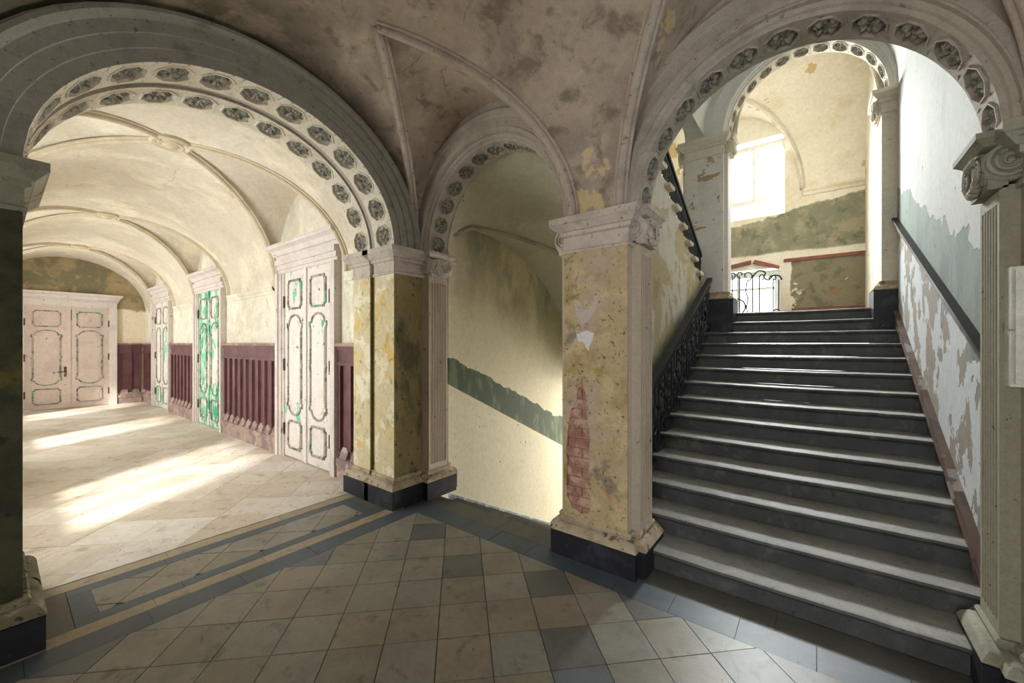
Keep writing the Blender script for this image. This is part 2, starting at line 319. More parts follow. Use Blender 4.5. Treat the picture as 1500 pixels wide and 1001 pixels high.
M['window_white'] = mat('window_paint', 'd8d8d6', [('b8b8b4', .5, 0, [('n', 4, .5, .66)])], rough=.5, bump=.1)
M['cabinet'] = mat('cabinet_white', 'cfcdbf', [('bab7a6', .5, 0, [('n', 3, .5, .66)])], rough=.6, bump=.1)
M['redwood'] = mat('red_brown_wood', '8e5a47', [('6d4437', .7, 0, [('n', 5, .45, .62)])], rough=.6, bump=.2)
M['brick'] = mat('old_red_brick', 'a8806f', [('9a5f54', .7, 0, [('n', 7, .45, .6)]), ('c4a48f', .85, .2, [('n', 6, .48, .58, 8, (4, 4, 4))]), ('6e5a50', .8, -.3, [('n', 20, .6, .66)])], bump=.5)
M['mortar'] = mat('old_mortar', 'a58a76', [('86705f', .7, 0, [('n', 9, .45, .6)])], bump=.5)
M['grout'] = mat('floor_grout', '3f3b35', [('57524a', .6, 0, [('n', 9, .45, .6)])], bump=.3)
def tilemat(name, c, d, rough=.42, dirt='4e493f'):
    return mat(name, c, [(d, .7, 0, [('n', 3.2, .44, .62)]), (dirt, .55, 0, [('n', 6, .56, .7, 8, (4, 1, 3))]), ('2a2723', .8, -.2, [('n', 30, .69, .71)]), (dirt, .8, -.3, [('c', 1.3, .003), ('n', 1.7, .52, .56)])], rough=rough, bump=.12, spec=.45)
M['tile_light'] = [tilemat('tile_beige_' + k, c, d) for k, c, d in (('pale', '8b867b', '7b766c'), ('warm', '8a8072', '7a7164'), ('grey', '868379', '77746c'), ('olive', '817c6e', '726e62'))]
M['tile_dark'] = [tilemat('tile_slate_' + k, c, d) for k, c, d in (('blue', '5f666a', '545b60'), ('grey', '666561', '5a5a57'))]
M['border_dark'] = tilemat('border_slate', '4b565e', '414b52', .45)
M['border_light'] = tilemat('border_sandstone', '9a8c74', '8a7d67', .45)
M['slab'] = tilemat('threshold_slab', '5c5a52', '504e47', .5)
M['ctile'] = [tilemat('corridor_tile_' + k, c, d, .5, '8a7660') for k, c, d in (('pale', 'cdc2b4', 'c1b5a6'), ('sand', 'c3b5a5', 'b7a897'), ('dusty', 'd2c9be', 'c5bbae'))]
M['cgrout'] = mat('corridor_grout', 'a08a73', [], bump=.2)
gl = bpy.data.materials.new('window_glass'); gl.use_nodes = True
_n = gl.node_tree.nodes; _l = gl.node_tree.links
_o = _n['Material Output']; _t = _n.new('ShaderNodeBsdfTransparent'); _g = _n.new('ShaderNodeBsdfGlossy'); _g.inputs['Roughness'].default_value = .03
_t.inputs['Color'].default_value = (.95, .97, .96, 1); _m = _n.new('ShaderNodeMixShader'); _m.inputs[0].default_value = .06
_l.new(_t.outputs[0], _m.inputs[1]); _l.new(_g.outputs[0], _m.inputs[2]); _l.new(_m.outputs[0], _o.inputs['Surface'])
M['glass'] = gl

# ------------------------------------------------------------------ dimensions (metres; hall axis = X, stairs climb +Y)
ZS = 2.70                                   # springing of the hall arches
HX0, HX1 = -3.48, 3.6
YW, YB = 2.85, 3.26                         # wall with the two arches
MIDC, MIDA = -2.545, 0.855
STC, STA = -0.1775, 0.8775
AB = 0.93                                   # rise of the two smaller arches
CC, CA, CB = 1.315, 1.215, 1.03             # corridor arch
mapY = lambda u, d, z: (u, d, z)
mapX = lambda u, d, z: (d, u, z)

def arch_wall(mp, u0, u1, arches, d0, d1, zs, ztop, name, m, label, inset=0.0):
    mb = MB(); N = 40; us = u0
    for (c, a, b) in arches:
        a += inset; b += inset
        if c - a > us + 1e-4:
            mb.add([mp(u, d, z) for d in (d0, d1) for z in (zs, ztop) for u in (us, c - a)], [(0, 1, 3, 2), (4, 6, 7, 5), (0, 4, 5, 1), (2, 3, 7, 6), (0, 2, 6, 4), (1, 5, 7, 3)])
        arc = [(c - a * math.cos(PI * i / N), zs + b * math.sin(PI * i / N)) for i in range(N + 1)]
        for d in (d0, d1): mb.grid([[mp(u, d, z) for u, z in arc], [mp(u, d, ztop) for u, z in arc]])
        mb.grid([[mp(u, d0, z) for u, z in arc], [mp(u, d1, z) for u, z in arc]])
        us = c + a
    if u1 > us + 1e-4:
        mb.add([mp(u, d, z) for d in (d0, d1) for z in (zs, ztop) for u in (us, u1)], [(0, 1, 3, 2), (4, 6, 7, 5), (0, 4, 5, 1), (2, 3, 7, 6), (0, 2, 6, 4), (1, 5, 7, 3)])
    return struct(mb.obj(name, m), label, 'wall')

def archivolt(mp, c, a, b, zs, prof, m, parent, N=48, name='archivolt', flush=None):
    def dd(d, i):
        if flush is None or d > flush: return d
        k = min(1, math.sin(PI * i / N) / .6); k = k * k * (3 - 2 * k); return flush + .012 + (d - flush - .012) * k
    rows = [[mp(c - (a + ro) * math.cos(PI * i / N), dd(d, i), zs + (b + ro) * math.sin(PI * i / N)) for ro, d in prof] for i in range(N + 1)]
    return MB().grid(rows).obj(name, m, parent, 30)

# shared rosette (unit radius about 1, +Z proud)
def rosette_mesh():
    mb = MB()
    for k in range(8):
        q = 2 * PI * k / 8; c, s = math.cos(q), math.sin(q)
        rows = []
        for i in range(4):
            t = i / 3; r = .2 + .82 * t; wd = .44 * math.sin(PI * (.14 + .76 * t)); h = .16 + .50 * math.sin(PI * (.15 + .85 * t)) * (1 if k % 2 else .65)
            rows.append([(c * r - s * o * wd, s * r + c * o * wd, h if o == 0 else .02) for o in (-1, 0, 1)])
        mb.grid(rows)
    mb.ball((0, 0, .12), .26, .26, .26, 8, 4)
    for k in range(4):
        q = PI / 4 + PI / 2 * k; mb.ball((math.cos(q) * .62, math.sin(q) * .62, .1), .17, .17, .3, 6, 3)
    me = mb.mesh('rosette'); me.materials.append(M['rosette']); return me
ROS = rosette_mesh()

def coffers(mp, c, a, b, zs, d0, d1, n, m, parent, tall=1.0):
    """n coffered cells round the soffit: octagonal sinking with a rosette each"""
    T = [PI * i / 400 for i in range(401)]
    pts = [(-a * math.cos(t), b * math.sin(t)) for t in T]; L = [0]
    for i in range(400): L.append(L[-1] + math.dist(pts[i], pts[i + 1]))
    def at(s):
        s = max(0, min(L[-1], s))
        lo = 0
        for i in range(400):
            if L[i + 1] >= s: lo = i; break
        f = (s - L[lo]) / max(1e-9, L[lo + 1] - L[lo]); t = T[lo] + f * (T[1] - T[0])
        p = (-a * math.cos(t), b * math.sin(t)); nn = Vector((-p[0] / a ** 2, -p[1] / b ** 2)).normalized()
        return p, nn
    cell = L[-1] / n; wd = d1 - d0
    for i in range(n):
        def pt(x, y, h):   # x,y in -1..1 ; h towards the opening
            p, nn = at(cell * (i + .5 + .5 * x)); 
            return mp(c + p[0] + nn.x * h, d0 + wd * (.5 + .5 * y), zs + p[1] + nn.y * h)
        k = .414; B = [(1, k), (k, 1), (-k, 1), (-1, k), (-1, -k), (-k, -1), (k, -1), (1, -k)]; cor = [(1, 1), (-1, 1), (-1, -1), (1, -1)]
        def ring(rx, ry, h): return [pt(x * rx, y * ry, h) for x, y in B]
        vs = ring(1, 1, 0) + ring(.86, .78, 0) + ring(.84, .76, .008) + ring(.77, .69, .008) + ring(.73, .65, -.028) + [pt(x, y, 0) for x, y in cor] + [pt(0, 0, -.03)]
        fs = []
        for r in range(4):
            for j in range(8): fs.append((r * 8 + j, r * 8 + (j + 1) % 8, r * 8 + 8 + (j + 1) % 8, r * 8 + 8 + j))
        for q in range(4):
            j = q * 2; fs.append((j, 40 + q, j + 1))
        for j in range(8): fs.append((32 + j, 32 + (j + 1) % 8, 44))
        mb = MB().add(vs, fs)
        for sy in (-1, 1):      # small triangles between neighbouring coffers
            q = [pt(1.0, sy * .86, .002), pt(.90, sy * .62, .002), pt(1.0, sy * .52, .002), pt(.96, sy * .68, -.012)]
            mb.add(q, [(0, 1, 3), (1, 2, 3), (2, 0, 3)])
        co = mb.obj('coffer', m, parent, fix=False)
        o = Vector(pt(0, 0, -.03)); ex = Vector(pt(.5, 0, -.03)) - Vector(pt(-.5, 0, -.03)); ey = Vector(pt(0, .5, -.03)) - Vector(pt(0, -.5, -.03))
        ez = ex.cross(ey)
        if ez.dot(Vector(pt(0, 0, .1)) - o) < 0: ey = -ey; ez = -ez
        rx = cell * .5 * .74; ry = wd * .5 * .66
        Mx = frame(o, ex, ey, ez) @ Matrix.Diagonal((rx, ry, .07, 1))
        inst('rosette', ROS, Mx, co)

# ------------------------------------------------------------------ floors
S2 = 2 ** -.5
def clip(poly, x0, x1, y0, y1):
    for ax, lim, sg in ((0, x0, 1), (0, x1, -1), (1, y0, 1), (1, y1, -1)):
        out = []
        for i in range(len(poly)):
            a, b = poly[i], poly[(i + 1) % len(poly)]
            da, db = sg * (a[ax] - lim), sg * (b[ax] - lim)
            if da >= 0: out.append(a)
            if (da >= 0) != (db >= 0):
                t = da / (da - db); out.append((a[0] + (b[0] - a[0]) * t, a[1] + (b[1] - a[1]) * t))
        poly = out
        if len(poly) < 3: return []
    return poly
def area(p): return abs(sum(p[i][0] * p[(i + 1) % len(p)][1] - p[(i + 1) % len(p)][0] * p[i][1] for i in range(len(p)))) / 2
def piece(name, poly, z0, z1, m, parent):
    return MB().prism(poly, lambda p: (p[0], p[1], z0), lambda p: (p[0], p[1], z1)).obj(name, m, parent)
def diag_tiles(x0, x1, y0, y1, size, uo, vo, mats, parent, gap=.0025, sel=None, name='tile'):
    n = int(12 / size)
    cnt = 0
    for i in range(-n * 2, n * 2):
        for j in range(-n * 2, n * 2):
            u0, v0 = uo + i * size, vo + j * size
            cx, cy = (u0 + size / 2 - v0 - size / 2) * S2, (u0 + v0 + size) * S2
            if not (x0 - size < cx < x1 + size and y0 - size < cy < y1 + size): continue
            q = [(u0 + gap, v0 + gap), (u0 + size - gap, v0 + gap), (u0 + size - gap, v0 + size - gap), (u0 + gap, v0 + size - gap)]
            poly = clip([((u - v) * S2, (u + v) * S2) for u, v in q], x0, x1, y0, y1)
            if len(poly) < 3 or area(poly) < .003: continue
            m = sel(i, j) if sel else random.choice(mats)
            piece(name, poly, -.03, random.uniform(-.0012, .0008), m, parent); cnt += 1
    return cnt
floor = struct(MB().box(HX0 - .76, HX1, -.62, 3.03, -.3, -.006).box(-1.45, HX1, 3.03, 3.5, -.3, -.006).obj('floor', M['grout']), 'diagonal stone tile floor of the entrance hall', 'floor')
def pick(i, j):
    r = random.random()
    return random.choice(M['tile_dark']) if r < .13 else random.choice(M['tile_light'])
TS = .2985
diag_tiles(-3.19, 2.2, -.4, 2.59, TS, -.125 - 20 * TS, 2.32 - 20 * TS, None, floor, sel=pick)
def strip(x0, x1, y0, y1, m, n, along='x', name='border_tile'):
    for i in range(n):
        g = .0015
        if along == 'x': a = x0 + (x1 - x0) * i / n; b = x0 + (x1 - x0) * (i + 1) / n; q = (a + g, b - g, y0 + g, y1 - g)
        else: a = y0 + (y1 - y0) * i / n; b = y0 + (y1 - y0) * (i + 1) / n; q = (x0 + g, x1 - g, a + g, b - g)
        MB().box(*q, -.03, random.uniform(-.001, .0006)).obj(name, m, floor)
strip(-3.38, 3.0, 2.59, 2.81, M['border_dark'], 17)
strip(-3.4, 3.0, 2.81, 3.03, M['slab'], 6, name='slab')
strip(-3.38, -3.19, -.4, 2.59, M['border_dark'], 6, 'y')
strip(-3.50, -3.38, .0, 2.59, M['border_light'], 4, 'y')
strip(-3.60, -3.50, .30, 2.36, M['border_dark'], 4, 'y')
strip(-4.07, -3.96, .30, 2.36, M['border_dark'], 4, 'y')
strip(-3.96, -3.60, .30, .41, M['border_dark'], 1)
strip(-3.96, -3.60, 2.25, 2.36, M['border_dark'], 1)
strip(-4.07, -3.50, .10, .30, M['slab'], 1); strip(-4.07, -3.50, 2.36, 2.53, M['slab'], 1)
strip(-4.20, -4.07, .0, 2.55, M['border_light'], 3, 'y')
diag_tiles(-3.96, -3.60, .41, 2.25, TS, -.125 - 20 * TS, 2.32 - 20 * TS, M['tile_light'], floor)
# corridor
CX0, CX1, CYR, CYL = -15.6, -4.24, 2.72, -0.30
cfloor = struct(MB().box(CX0, -4.21, CYL - .5, CYR + .05, -.3, -.006).obj('floor_corridor', M['cgrout']), 'dusty pale tile floor of the long corridor', 'floor')
diag_tiles(CX0, -4.215, CYL, CYR, .46, -12.0, .11, M['ctile'], cfloor, gap=.0018)

# ------------------------------------------------------------------ piers
IMPOST = [(0, 2.425), (.014, 2.425), (.018, 2.445), (.006, 2.455), (.006, 2.555), (.03, 2.565), (.03, 2.595), (.045, 2.6), (.085, 2.645), (.095, 2.65), (.095, 2.70), (-.03, 2.70)]
BASEP = [(.0, .30), (.02, .30), (.03, .285), (.025, .265), (.02, .255), (.045, .25), (.07, .225), (.085, .195), (.07, .185), (0, .18)]
def shaft_faces(plan, z0, z1, mats, parent, names):
    """one part for each run of wall faces; mats: {index: material}"""
    n = len(plan); runs = {}
    for i in range(n): runs.setdefault(mats[i], []).append(i)
    for m, idx in runs.items():
        mb = MB()
        for i in idx:
            a, b = plan[i], plan[(i + 1) % n]
            mb.add([(a[0], a[1], z0), (b[0], b[1], z0), (b[0], b[1], z1), (a[0], a[1], z1)], [(0, 1, 2, 3)])
        mb.obj('shaft', M[m], parent)
def flutes(x, y0, y1, sx, z0, z1, m, parent, n=6):
    """fluted shaft facing sx in X, from y0 to y1, face at x"""
    y0 -= .003; y1 += .003
    w_ = y1 - y0; pl = [(x - sx * .02, y0)]; pl.append((x, y0)); e = .02; cw = (w_ - 2 * e) / n
    for i in range(n):
        c = y0 + e + cw * (i + .5); r = cw * .40
        for k in range(7): q = PI * k / 6; pl.append((x - sx * r * 1.15 * math.sin(q), c - r * math.cos(q)))
    pl += [(x, y1), (x - sx * .02, y1)]
    mb = MB().grid([[(p[0], p[1], z) for p in pl] for z in (z0 + .07, z1 - .06)])
    for a, b in ((z0, z0 + .07), (z1 - .06, z1)):
        mb.box(min(x, x - sx * .04), max(x, x - sx * .04), y0, y1, a, b)
    mb.obj('fluted_shaft', M[m], parent)
def volute_mesh():
    mb = MB(); pts = []
    for i in range(60):
        t = i / 59 * 2.6 * 2 * PI; r = .90 * (1 - .84 * i / 59)
        pts.append((r * math.cos(t + 1.2), r * math.sin(t + 1.2), .30))
    mb.tube(pts, .115, 6, r1=.06); mb.ball((0, 0, .30), .16, .16, .16, 8, 4)
    n = 24; rows = [[(math.cos(2 * PI * k / n) * r, math.sin(2 * PI * k / n) * r, z) for k in range(n)] for r, z in ((.98, -.9), (.98, .14), (.02, .14))]
    mb.grid(rows, True); return mb.mesh('volute')
VOL = {}
def ionic(x, y0, y1, sx, m, parent, z=2.42):
    """scrolled capital on the fluted shaft: four scrolls, ovolo, garland"""
    if m not in VOL: VOL[m] = volute_mesh(); VOL[m].materials.append(M[m]); VOL[m].polygons.foreach_set('use_smooth', [True] * len(VOL[m].polygons))
    R = .09; zc = z + .135
    for (yc, sy) in ((y0 + .005, -1), (y1 - .005, 1)):
        inst('volute', VOL[m], frame((x - sx * .03, yc + sy * .028, zc), Vector((0, 0, 1)).cross(Vector((0, sy, 0))), (0, 0, 1), (0, sy, 0)) @ Matrix.Diagonal((R, R, R * .6, 1)), parent)
        inst('volute', VOL[m], frame((x + sx * .045, yc - sy * .040, zc - .005), Vector((0, 0, 1)).cross(Vector((sx, 0, 0))), (0, 0, 1), (sx, 0, 0)) @ Matrix.Diagonal((R * .72, R * .86, R * .6, 1)), parent)
    mb = MB(); w_ = y1 - y0
    mb.box(min(x - sx * .03, x + sx * .035), max(x - sx * .03, x + sx * .035), y0, y1, z + .02, z + .20)
    mb.obj('capital_block', M[m], parent)
    q = (min(x - sx * .10, x + sx * .02), max(x - sx * .10, x + sx * .02))
    ab = MB().mould([(q[0], y0), (q[1], y0), (q[1], y1), (q[0], y1)], [(.0, z + .215), (.035, z + .22), (.06, z + .245), (.068, z + .25), (.068, z + .279), (0, z + .279), (0, z + .215)])
    ab.obj('abacus', M[m], parent)
    mb = MB()
    for i in range(4):
        yy = y0 + w_ * (.3 + .4 * i / 3); mb.ball((x + sx * .05, yy, z + .185), .03, .024, .034, 8, 5)
    mb.obj('egg_moulding', M[m], parent, True)
    mb = MB()
    for i in range(9):
        t = i / 8; yy = y0 + w_ * (.16 + .68 * t); zz = z + .095 - .055 * math.sin(PI * t); mb.ball((x + sx * .055, yy, zz), .024, .022, .024 + .006 * math.sin(PI * t), 7, 4)
    mb.obj('garland', M[m], parent, True)
def pier(name, label, plan, mats, pils, capm, flm, zb=0.0, zt=0.0, group=None, z0=.28, basem='base', core=None):
    """zb lifts the foot, zt lifts the capital above the hall's own levels"""
    cx = sum(p[0] for p in plan) / len(plan); cy = sum(p[1] for p in plan) / len(plan)
    t = thing(name, label, 'pillar', (cx, cy, zb))
    shaft_faces(plan, zb + z0, zt + 2.45, mats, t, None)
    MB().mould(plan, [(o, z + zb) for o, z in [(0, 0), (.08, 0), (.08, .185), (0, .185)]]).obj('plinth', M['plinth'], t)
    MB().mould(plan, [(o, z + zb) for o, z in BASEP]).obj('base_moulding', M[basem], t, 40)
    core = core or plan
    top = MB().mould(core, [(o, z + zt) for o, z in IMPOST])
    top.add([(p[0], p[1], 2.70 + zt - .001) for p in core], [tuple(range(len(core)))])
    top.obj('impost', M[capm], t)
    for (x, ya, yb, sx) in pils:
        flutes(x + sx * .012, ya, yb, sx, zb + .29, zt + 2.43, flm, t)
        ionic(x + sx * .012, ya, yb, sx, capm, t, zt + 2.42)
    return t
PA, PB = 2.92, 3.19
plan3 = [(-1.64, YW), (-1.105, YW), (-1.105, PA), (-1.055, PA), (-1.055, PB), (-1.105, PB), (-1.105, YB), (-1.64, YB), (-1.64, PB), (-1.69, PB), (-1.69, PA), (-1.64, PA)]
m3 = ['mortar'] + ['flute'] * 11
P3 = pier('pier', 'flaking ochre pier with bare brick between the two smaller arches', plan3, m3, [(-1.055, PA, PB, 1), (-1.69, PA, PB, -1)], 'capital', 'flute', core=[(-1.64, YW), (-1.105, YW), (-1.105, YB), (-1.64, YB)])
# P3 front: a sheet of plaster with a hole worn through to the bricks
def sheet(name, outline, holes, to3, depth, m, parent):
    bm = bmesh.new(); edges = []
    for loop in [outline] + holes:
        vs_ = [bm.verts.new(to3(p, 0)) for p in loop]
        for i in range(len(vs_)): edges.append(bm.edges.new((vs_[i], vs_[(i + 1) % len(vs_)])))
    r = bmesh.ops.triangle_fill(bm, use_beauty=True, use_dissolve=False, edges=edges)
    fs = [g for g in r['geom'] if isinstance(g, bmesh.types.BMFace)]
    ex = bmesh.ops.extrude_face_region(bm, geom=fs)
    d = Vector(to3((0, 0), depth)) - Vector(to3((0, 0), 0))
    for g in ex['geom']:
        if isinstance(g, bmesh.types.BMVert): g.co += d
    bmesh.ops.recalc_face_normals(bm, faces=bm.faces)
    me = bpy.data.meshes.new(name); bm.to_mesh(me); bm.free(); return link(name, me, m, parent)
def ragged(pts, n, amp, seed):
    rnd = random.Random(seed); out = []
    for i in range(len(pts)):
        a, b = pts[i], pts[(i + 1) % len(pts)]
        for k in range(n):
            t = k / n; out.append((a[0] + (b[0] - a[0]) * t + rnd.uniform(-amp, amp), a[1] + (b[1] - a[1]) * t + rnd.uniform(-amp, amp)))
    return out
hole = ragged([(-1.61, .46), (-1.56, .38), (-1.47, .35), (-1.41, .38), (-1.40, .55), (-1.42, .75), (-1.405, .95), (-1.435, 1.08), (-1.44, 1.25), (-1.475, 1.44), (-1.51, 1.36), (-1.53, 1.22), (-1.585, 1.12), (-1.615, .95), (-1.615, .65)], 4, .008, 3)
hole2 = ragged([(-1.50, 1.72), (-1.43, 1.70), (-1.38, 1.74), (-1.40, 1.80), (-1.45, 1.82), (-1.50, 1.80)], 3, .01, 5)
sheet('plaster_sheet', [(-1.64, .28), (-1.105, .28), (-1.105, 2.45), (-1.64, 2.45)], [hole], lambda p, d: (p[0], YW - .001 - d, p[1]), .014, M['pier_brickish'], P3)
bz = .33; row = 0
while bz < 1.45:
    off = (row % 2) * .125
    for k in range(-1, 3):
        x0 = -1.72 + k * .25 + off; x1 = x0 + .238
        a, b = max(x0, -1.63), min(x1, -1.385)
        if b - a > .02: MB().box(a, b, YW - .009 + random.uniform(-.003, .003), YW + .02, bz, bz + .066).obj('brick', M['brick'], P3)
    bz += .078; row += 1
# flakes of old white paint still clinging to the ochre face
for pts, sd in (([(-1.53, 1.77), (-1.44, 1.80), (-1.37, 1.78), (-1.40, 1.70), (-1.42, 1.63), (-1.45, 1.70), (-1.52, 1.72)], 2), ([(-1.55, 2.06), (-1.50, 2.03), (-1.45, 1.96), (-1.40, 1.99), (-1.36, 2.06), (-1.33, 2.10), (-1.34, 2.0), (-1.41, 1.88), (-1.48, 1.85), (-1.53, 1.95)], 6), ([(-1.50, 2.24), (-1.46, 2.25), (-1.45, 2.19), (-1.48, 2.18)], 8)):
    sheet('paint_flake', ragged(pts, 3, .008, sd), [], lambda p, d: (p[0], YW - .0148 - d, p[1]), .002, M['capital'] if sd != 2 else M['window_white'], P3)
plan2 = [(-4.24, 2.53), (-3.91, 2.53), (-3.91, 2.565), (-3.82, 2.565), (-3.82, 2.53), (-3.48, 2.53), (-3.48, 2.84), (-3.505, 2.84), (-3.505, PA), (-3.40, PA), (-3.40, PB), (-3.46, PB), (-3.46, YB), (-4.24, YB)]
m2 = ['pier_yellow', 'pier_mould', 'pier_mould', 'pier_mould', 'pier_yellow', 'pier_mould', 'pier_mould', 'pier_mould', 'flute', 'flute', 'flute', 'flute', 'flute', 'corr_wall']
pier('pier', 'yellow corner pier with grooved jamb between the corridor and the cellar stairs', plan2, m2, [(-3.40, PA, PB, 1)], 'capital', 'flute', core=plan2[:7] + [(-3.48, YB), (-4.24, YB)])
plan1 = [(-3.48, -.62), (-3.48, .10), (-3.82, .10), (-3.82, .065), (-3.91, .065), (-3.91, .10), (-4.24, .10), (-4.24, -.62)]
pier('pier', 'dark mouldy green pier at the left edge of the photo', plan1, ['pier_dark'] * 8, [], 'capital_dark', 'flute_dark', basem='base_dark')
plan4 = [(.755, YW), (1.29, YW), (1.29, YB), (.755, YB), (.755, PB), (.70, PB), (.70, PA), (.755, PA)]
P4 = pier('pier', 'grey fluted pier right of the main stairs at the right edge', plan4, ['flute_dark'] * 8, [(.70, PA, PB, -1)], 'capital_dark', 'flute_dark', basem='capital_dark', core=[(.755, YW), (1.29, YW), (1.29, YB), (.755, YB)])

# ------------------------------------------------------------------ hall walls and arches
arch_wall(mapY, -4.24, HX1, [(MIDC, MIDA, AB), (STC, STA, AB), (2.19, .86, AB)], YW, YB, ZS, 4.32, 'wall_stairs', M['arch'], 'plastered hall wall above the two smaller arches', .05)
arch_wall(mapX, -.62, YW, [(CC, CA, CB)], HX0, -4.24, ZS, 4.32, 'wall_corridor_arch', M['arch'], 'plastered hall wall above the wide corridor arch', .02)
VPROF = lambda y: [(0, y + .07), (.022, y + .062), (.03, y + .045), (.055, y + .03), (.06, y - .012), (.10, y - .014), (.105, y - .004), (.19, y - .004), (.2, y - .022), (.245, y - .03), (.27, y - .016), (.275, y + .03)]
def arch_y(name, label, c, a, zs, y, mA, mC, b=AB, n=13):
    t = thing(name, label, 'arch', (c, y + .2, zs))
    archivolt(mapY, c, a, b, zs, VPROF(y), M[mA], t, flush=y)
    archivolt(mapY, c, a, b, zs, [(0, y + .34), (.05, y + .34), (.05, y + .41)], M[mA], t, name='back_fillet')
    coffers(mapY, c, a, b, zs, y + .07, y + .34, n, M[mC], t)
    return t
arch_y('archway', 'coffered archway over the descending cellar stairs', MIDC, MIDA, ZS, YW, 'arch', 'arch')
arch_y('archway', 'coffered archway at the foot of the main stairs', STC, STA, ZS, YW, 'arch', 'arch')
arch_y('archway', 'smaller white coffered archway at the stair landing', STC, STA, 4.80, 6.6, 'stair_white', 'arch_white')
t = thing('archway', 'wide archway with two rows of coffers opening to the bright corridor', 'arch', (-3.86, CC, ZS))
archivolt(mapX, CC, CA, CB, ZS, [(0, -3.50), (0, -3.478), (.075, -3.478), (.078, -3.462), (.155, -3.462), (.158, -3.446), (.23, -3.446), (.235, -3.42), (.262, -3.40), (.29, -3.405), (.30, -3.43), (.305, -3.48)], M['arch_shaded'], t, 64)
archivolt(mapX, CC, CA, CB, ZS, [(0, -3.82), (.035, -3.822), (.035, -3.908), (0, -3.91)], M['arch'], t, 64, 'groove_band')
coffers(mapX, CC, CA, CB, ZS, -3.48, -3.82, 13, M['arch_white'], t)
coffers(mapX, CC, CA, CB, ZS, -3.91, -4.24, 13, M['arch_white'], t)

# ------------------------------------------------------------------ vaults
def vault(name, label, x0, x1, yc, a, b, zs, luns, m, ribm, rib_r=.03, boss=False, ywallp=None, ywalln=None):
    """barrel along X with lunettes (xc, half width, rise, side) cut in; ribs on the groins"""
    NB = 26
    def lth(l, x):
        xc, hw, rise = l[:3]; k = min(1, abs(x - xc) / hw)
        if len(l) > 4: return math.acos((l[4] + (a - l[4]) * k) / a)      # groins straight in plan, meeting in a point
        return math.asin(min(1, rise * math.sqrt(1 - k * k) / b))
    def gth(x, side):
        th = 0.0
        for l in luns:
            xc, hw, rise, sd = l[:4]
            if sd == side and abs(x - xc) < hw: th = max(th, lth(l, x))
        return th
    xs = {x0, x1}
    for (xc, hw) in [l[:2] for l in luns]:
        for k in range(33): xs.add(round(xc - hw * math.cos(PI * k / 32), 5))
    n = int((x1 - x0) / .25)
    for k in range(n): xs.add(round(x0 + (x1 - x0) * k / n, 5))
    xs = [x for x in sorted(xs) if x0 <= x <= x1]
    rows = []
    for x in xs:
        t0, t1 = gth(x, 1), PI - gth(x, -1)
        rows.append([(x, yc + a * math.cos(t0 + (t1 - t0) * k / NB), zs + b * math.sin(t0 + (t1 - t0) * k / NB)) for k in range(NB + 1)])
    mb = MB().grid(rows)
    paths = []
    for l in luns:
        xc, hw, rise, sd = l[:4]
        g = []; wl = []
        for k in range(33):
            q = PI * k / 32; x = xc - hw * math.cos(q); z = rise * math.sin(q); th = lth(l, x)
            g.append((x, yc + sd * a * math.cos(th), zs + b * math.sin(th))); wl.append((x, yc + sd * (a + .02), zs + z))
        keep = [i for i in range(33) if x0 - .001 <= g[i][0] <= x1 + .001]
        mb.grid([[g[i] for i in keep], [wl[i] for i in keep]])
        L = [g[i] for i in keep if i <= 16]; R = [g[i] for i in keep if i >= 16]
        paths += [p for p in (L, R) if len(p) > 3]
    v = struct(mb.obj(name, m, None, 25), label, 'ceiling')
    for p in paths:
        P = [Vector(q) for q in p]; rb = MB()
        for off, r in ((0, rib_r), (-1, rib_r * .5), (1, rib_r * .5)):
            pts = []
            for i in range(len(P)):
                tg = (P[min(i + 1, len(P) - 1)] - P[max(i - 1, 0)]).normalized()
                dn = Vector((0, yc, zs - .5)) - Vector((0, P[i].y, P[i].z)); dn.normalize(); lat = tg.cross(dn).normalized()
                pts.append(P[i] + lat * off * rib_r * 1.25 + dn * (0 if off else rib_r * .35))
            rb.tube(pts, r, 8)
        rb.obj('rib', M[ribm], v, True)
    if boss:
        for xc in sorted({l[0] for l in luns}):
            z = zs + b; mb = MB(); n = 24
            mb.grid([[(xc + r * math.cos(2 * PI * k / n), yc + r * math.sin(2 * PI * k / n), z - h) for k in range(n)] for r, h in ((.19, -.02), (.19, .035), (.165, .05), (.14, .04), (.125, .03), (.11, .05), (.08, .045), (.06, .06), (.001, .08))], True)
            mb.obj('boss', M[ribm], v, 35)
    return v
vault('ceiling_hall', 'brown stained plaster vault over the entrance hall', HX0, HX1, 1.315, 1.535, 1.36, ZS,
      [(MIDC, .985, 1.27, 1, .395), (STC, .99, 1.27, 1, .395), (2.19, .98, 1.27, 1, .395), (STC, .99, 1.27, -1, .395)], M['vault'], 'rib', .03)
DOORX = (-5.72, -9.85, -13.55)
vault('ceiling_corridor', 'cream groin vault with crossing ribs over the corridor', CX0, CX1, 1.21, 1.51, 1.38, 2.57,
      [(x, 1.04, 1.379, s) for x in DOORX for s in (1, -1)], M['corr_vault'], 'corr_rib', .035, boss=True)

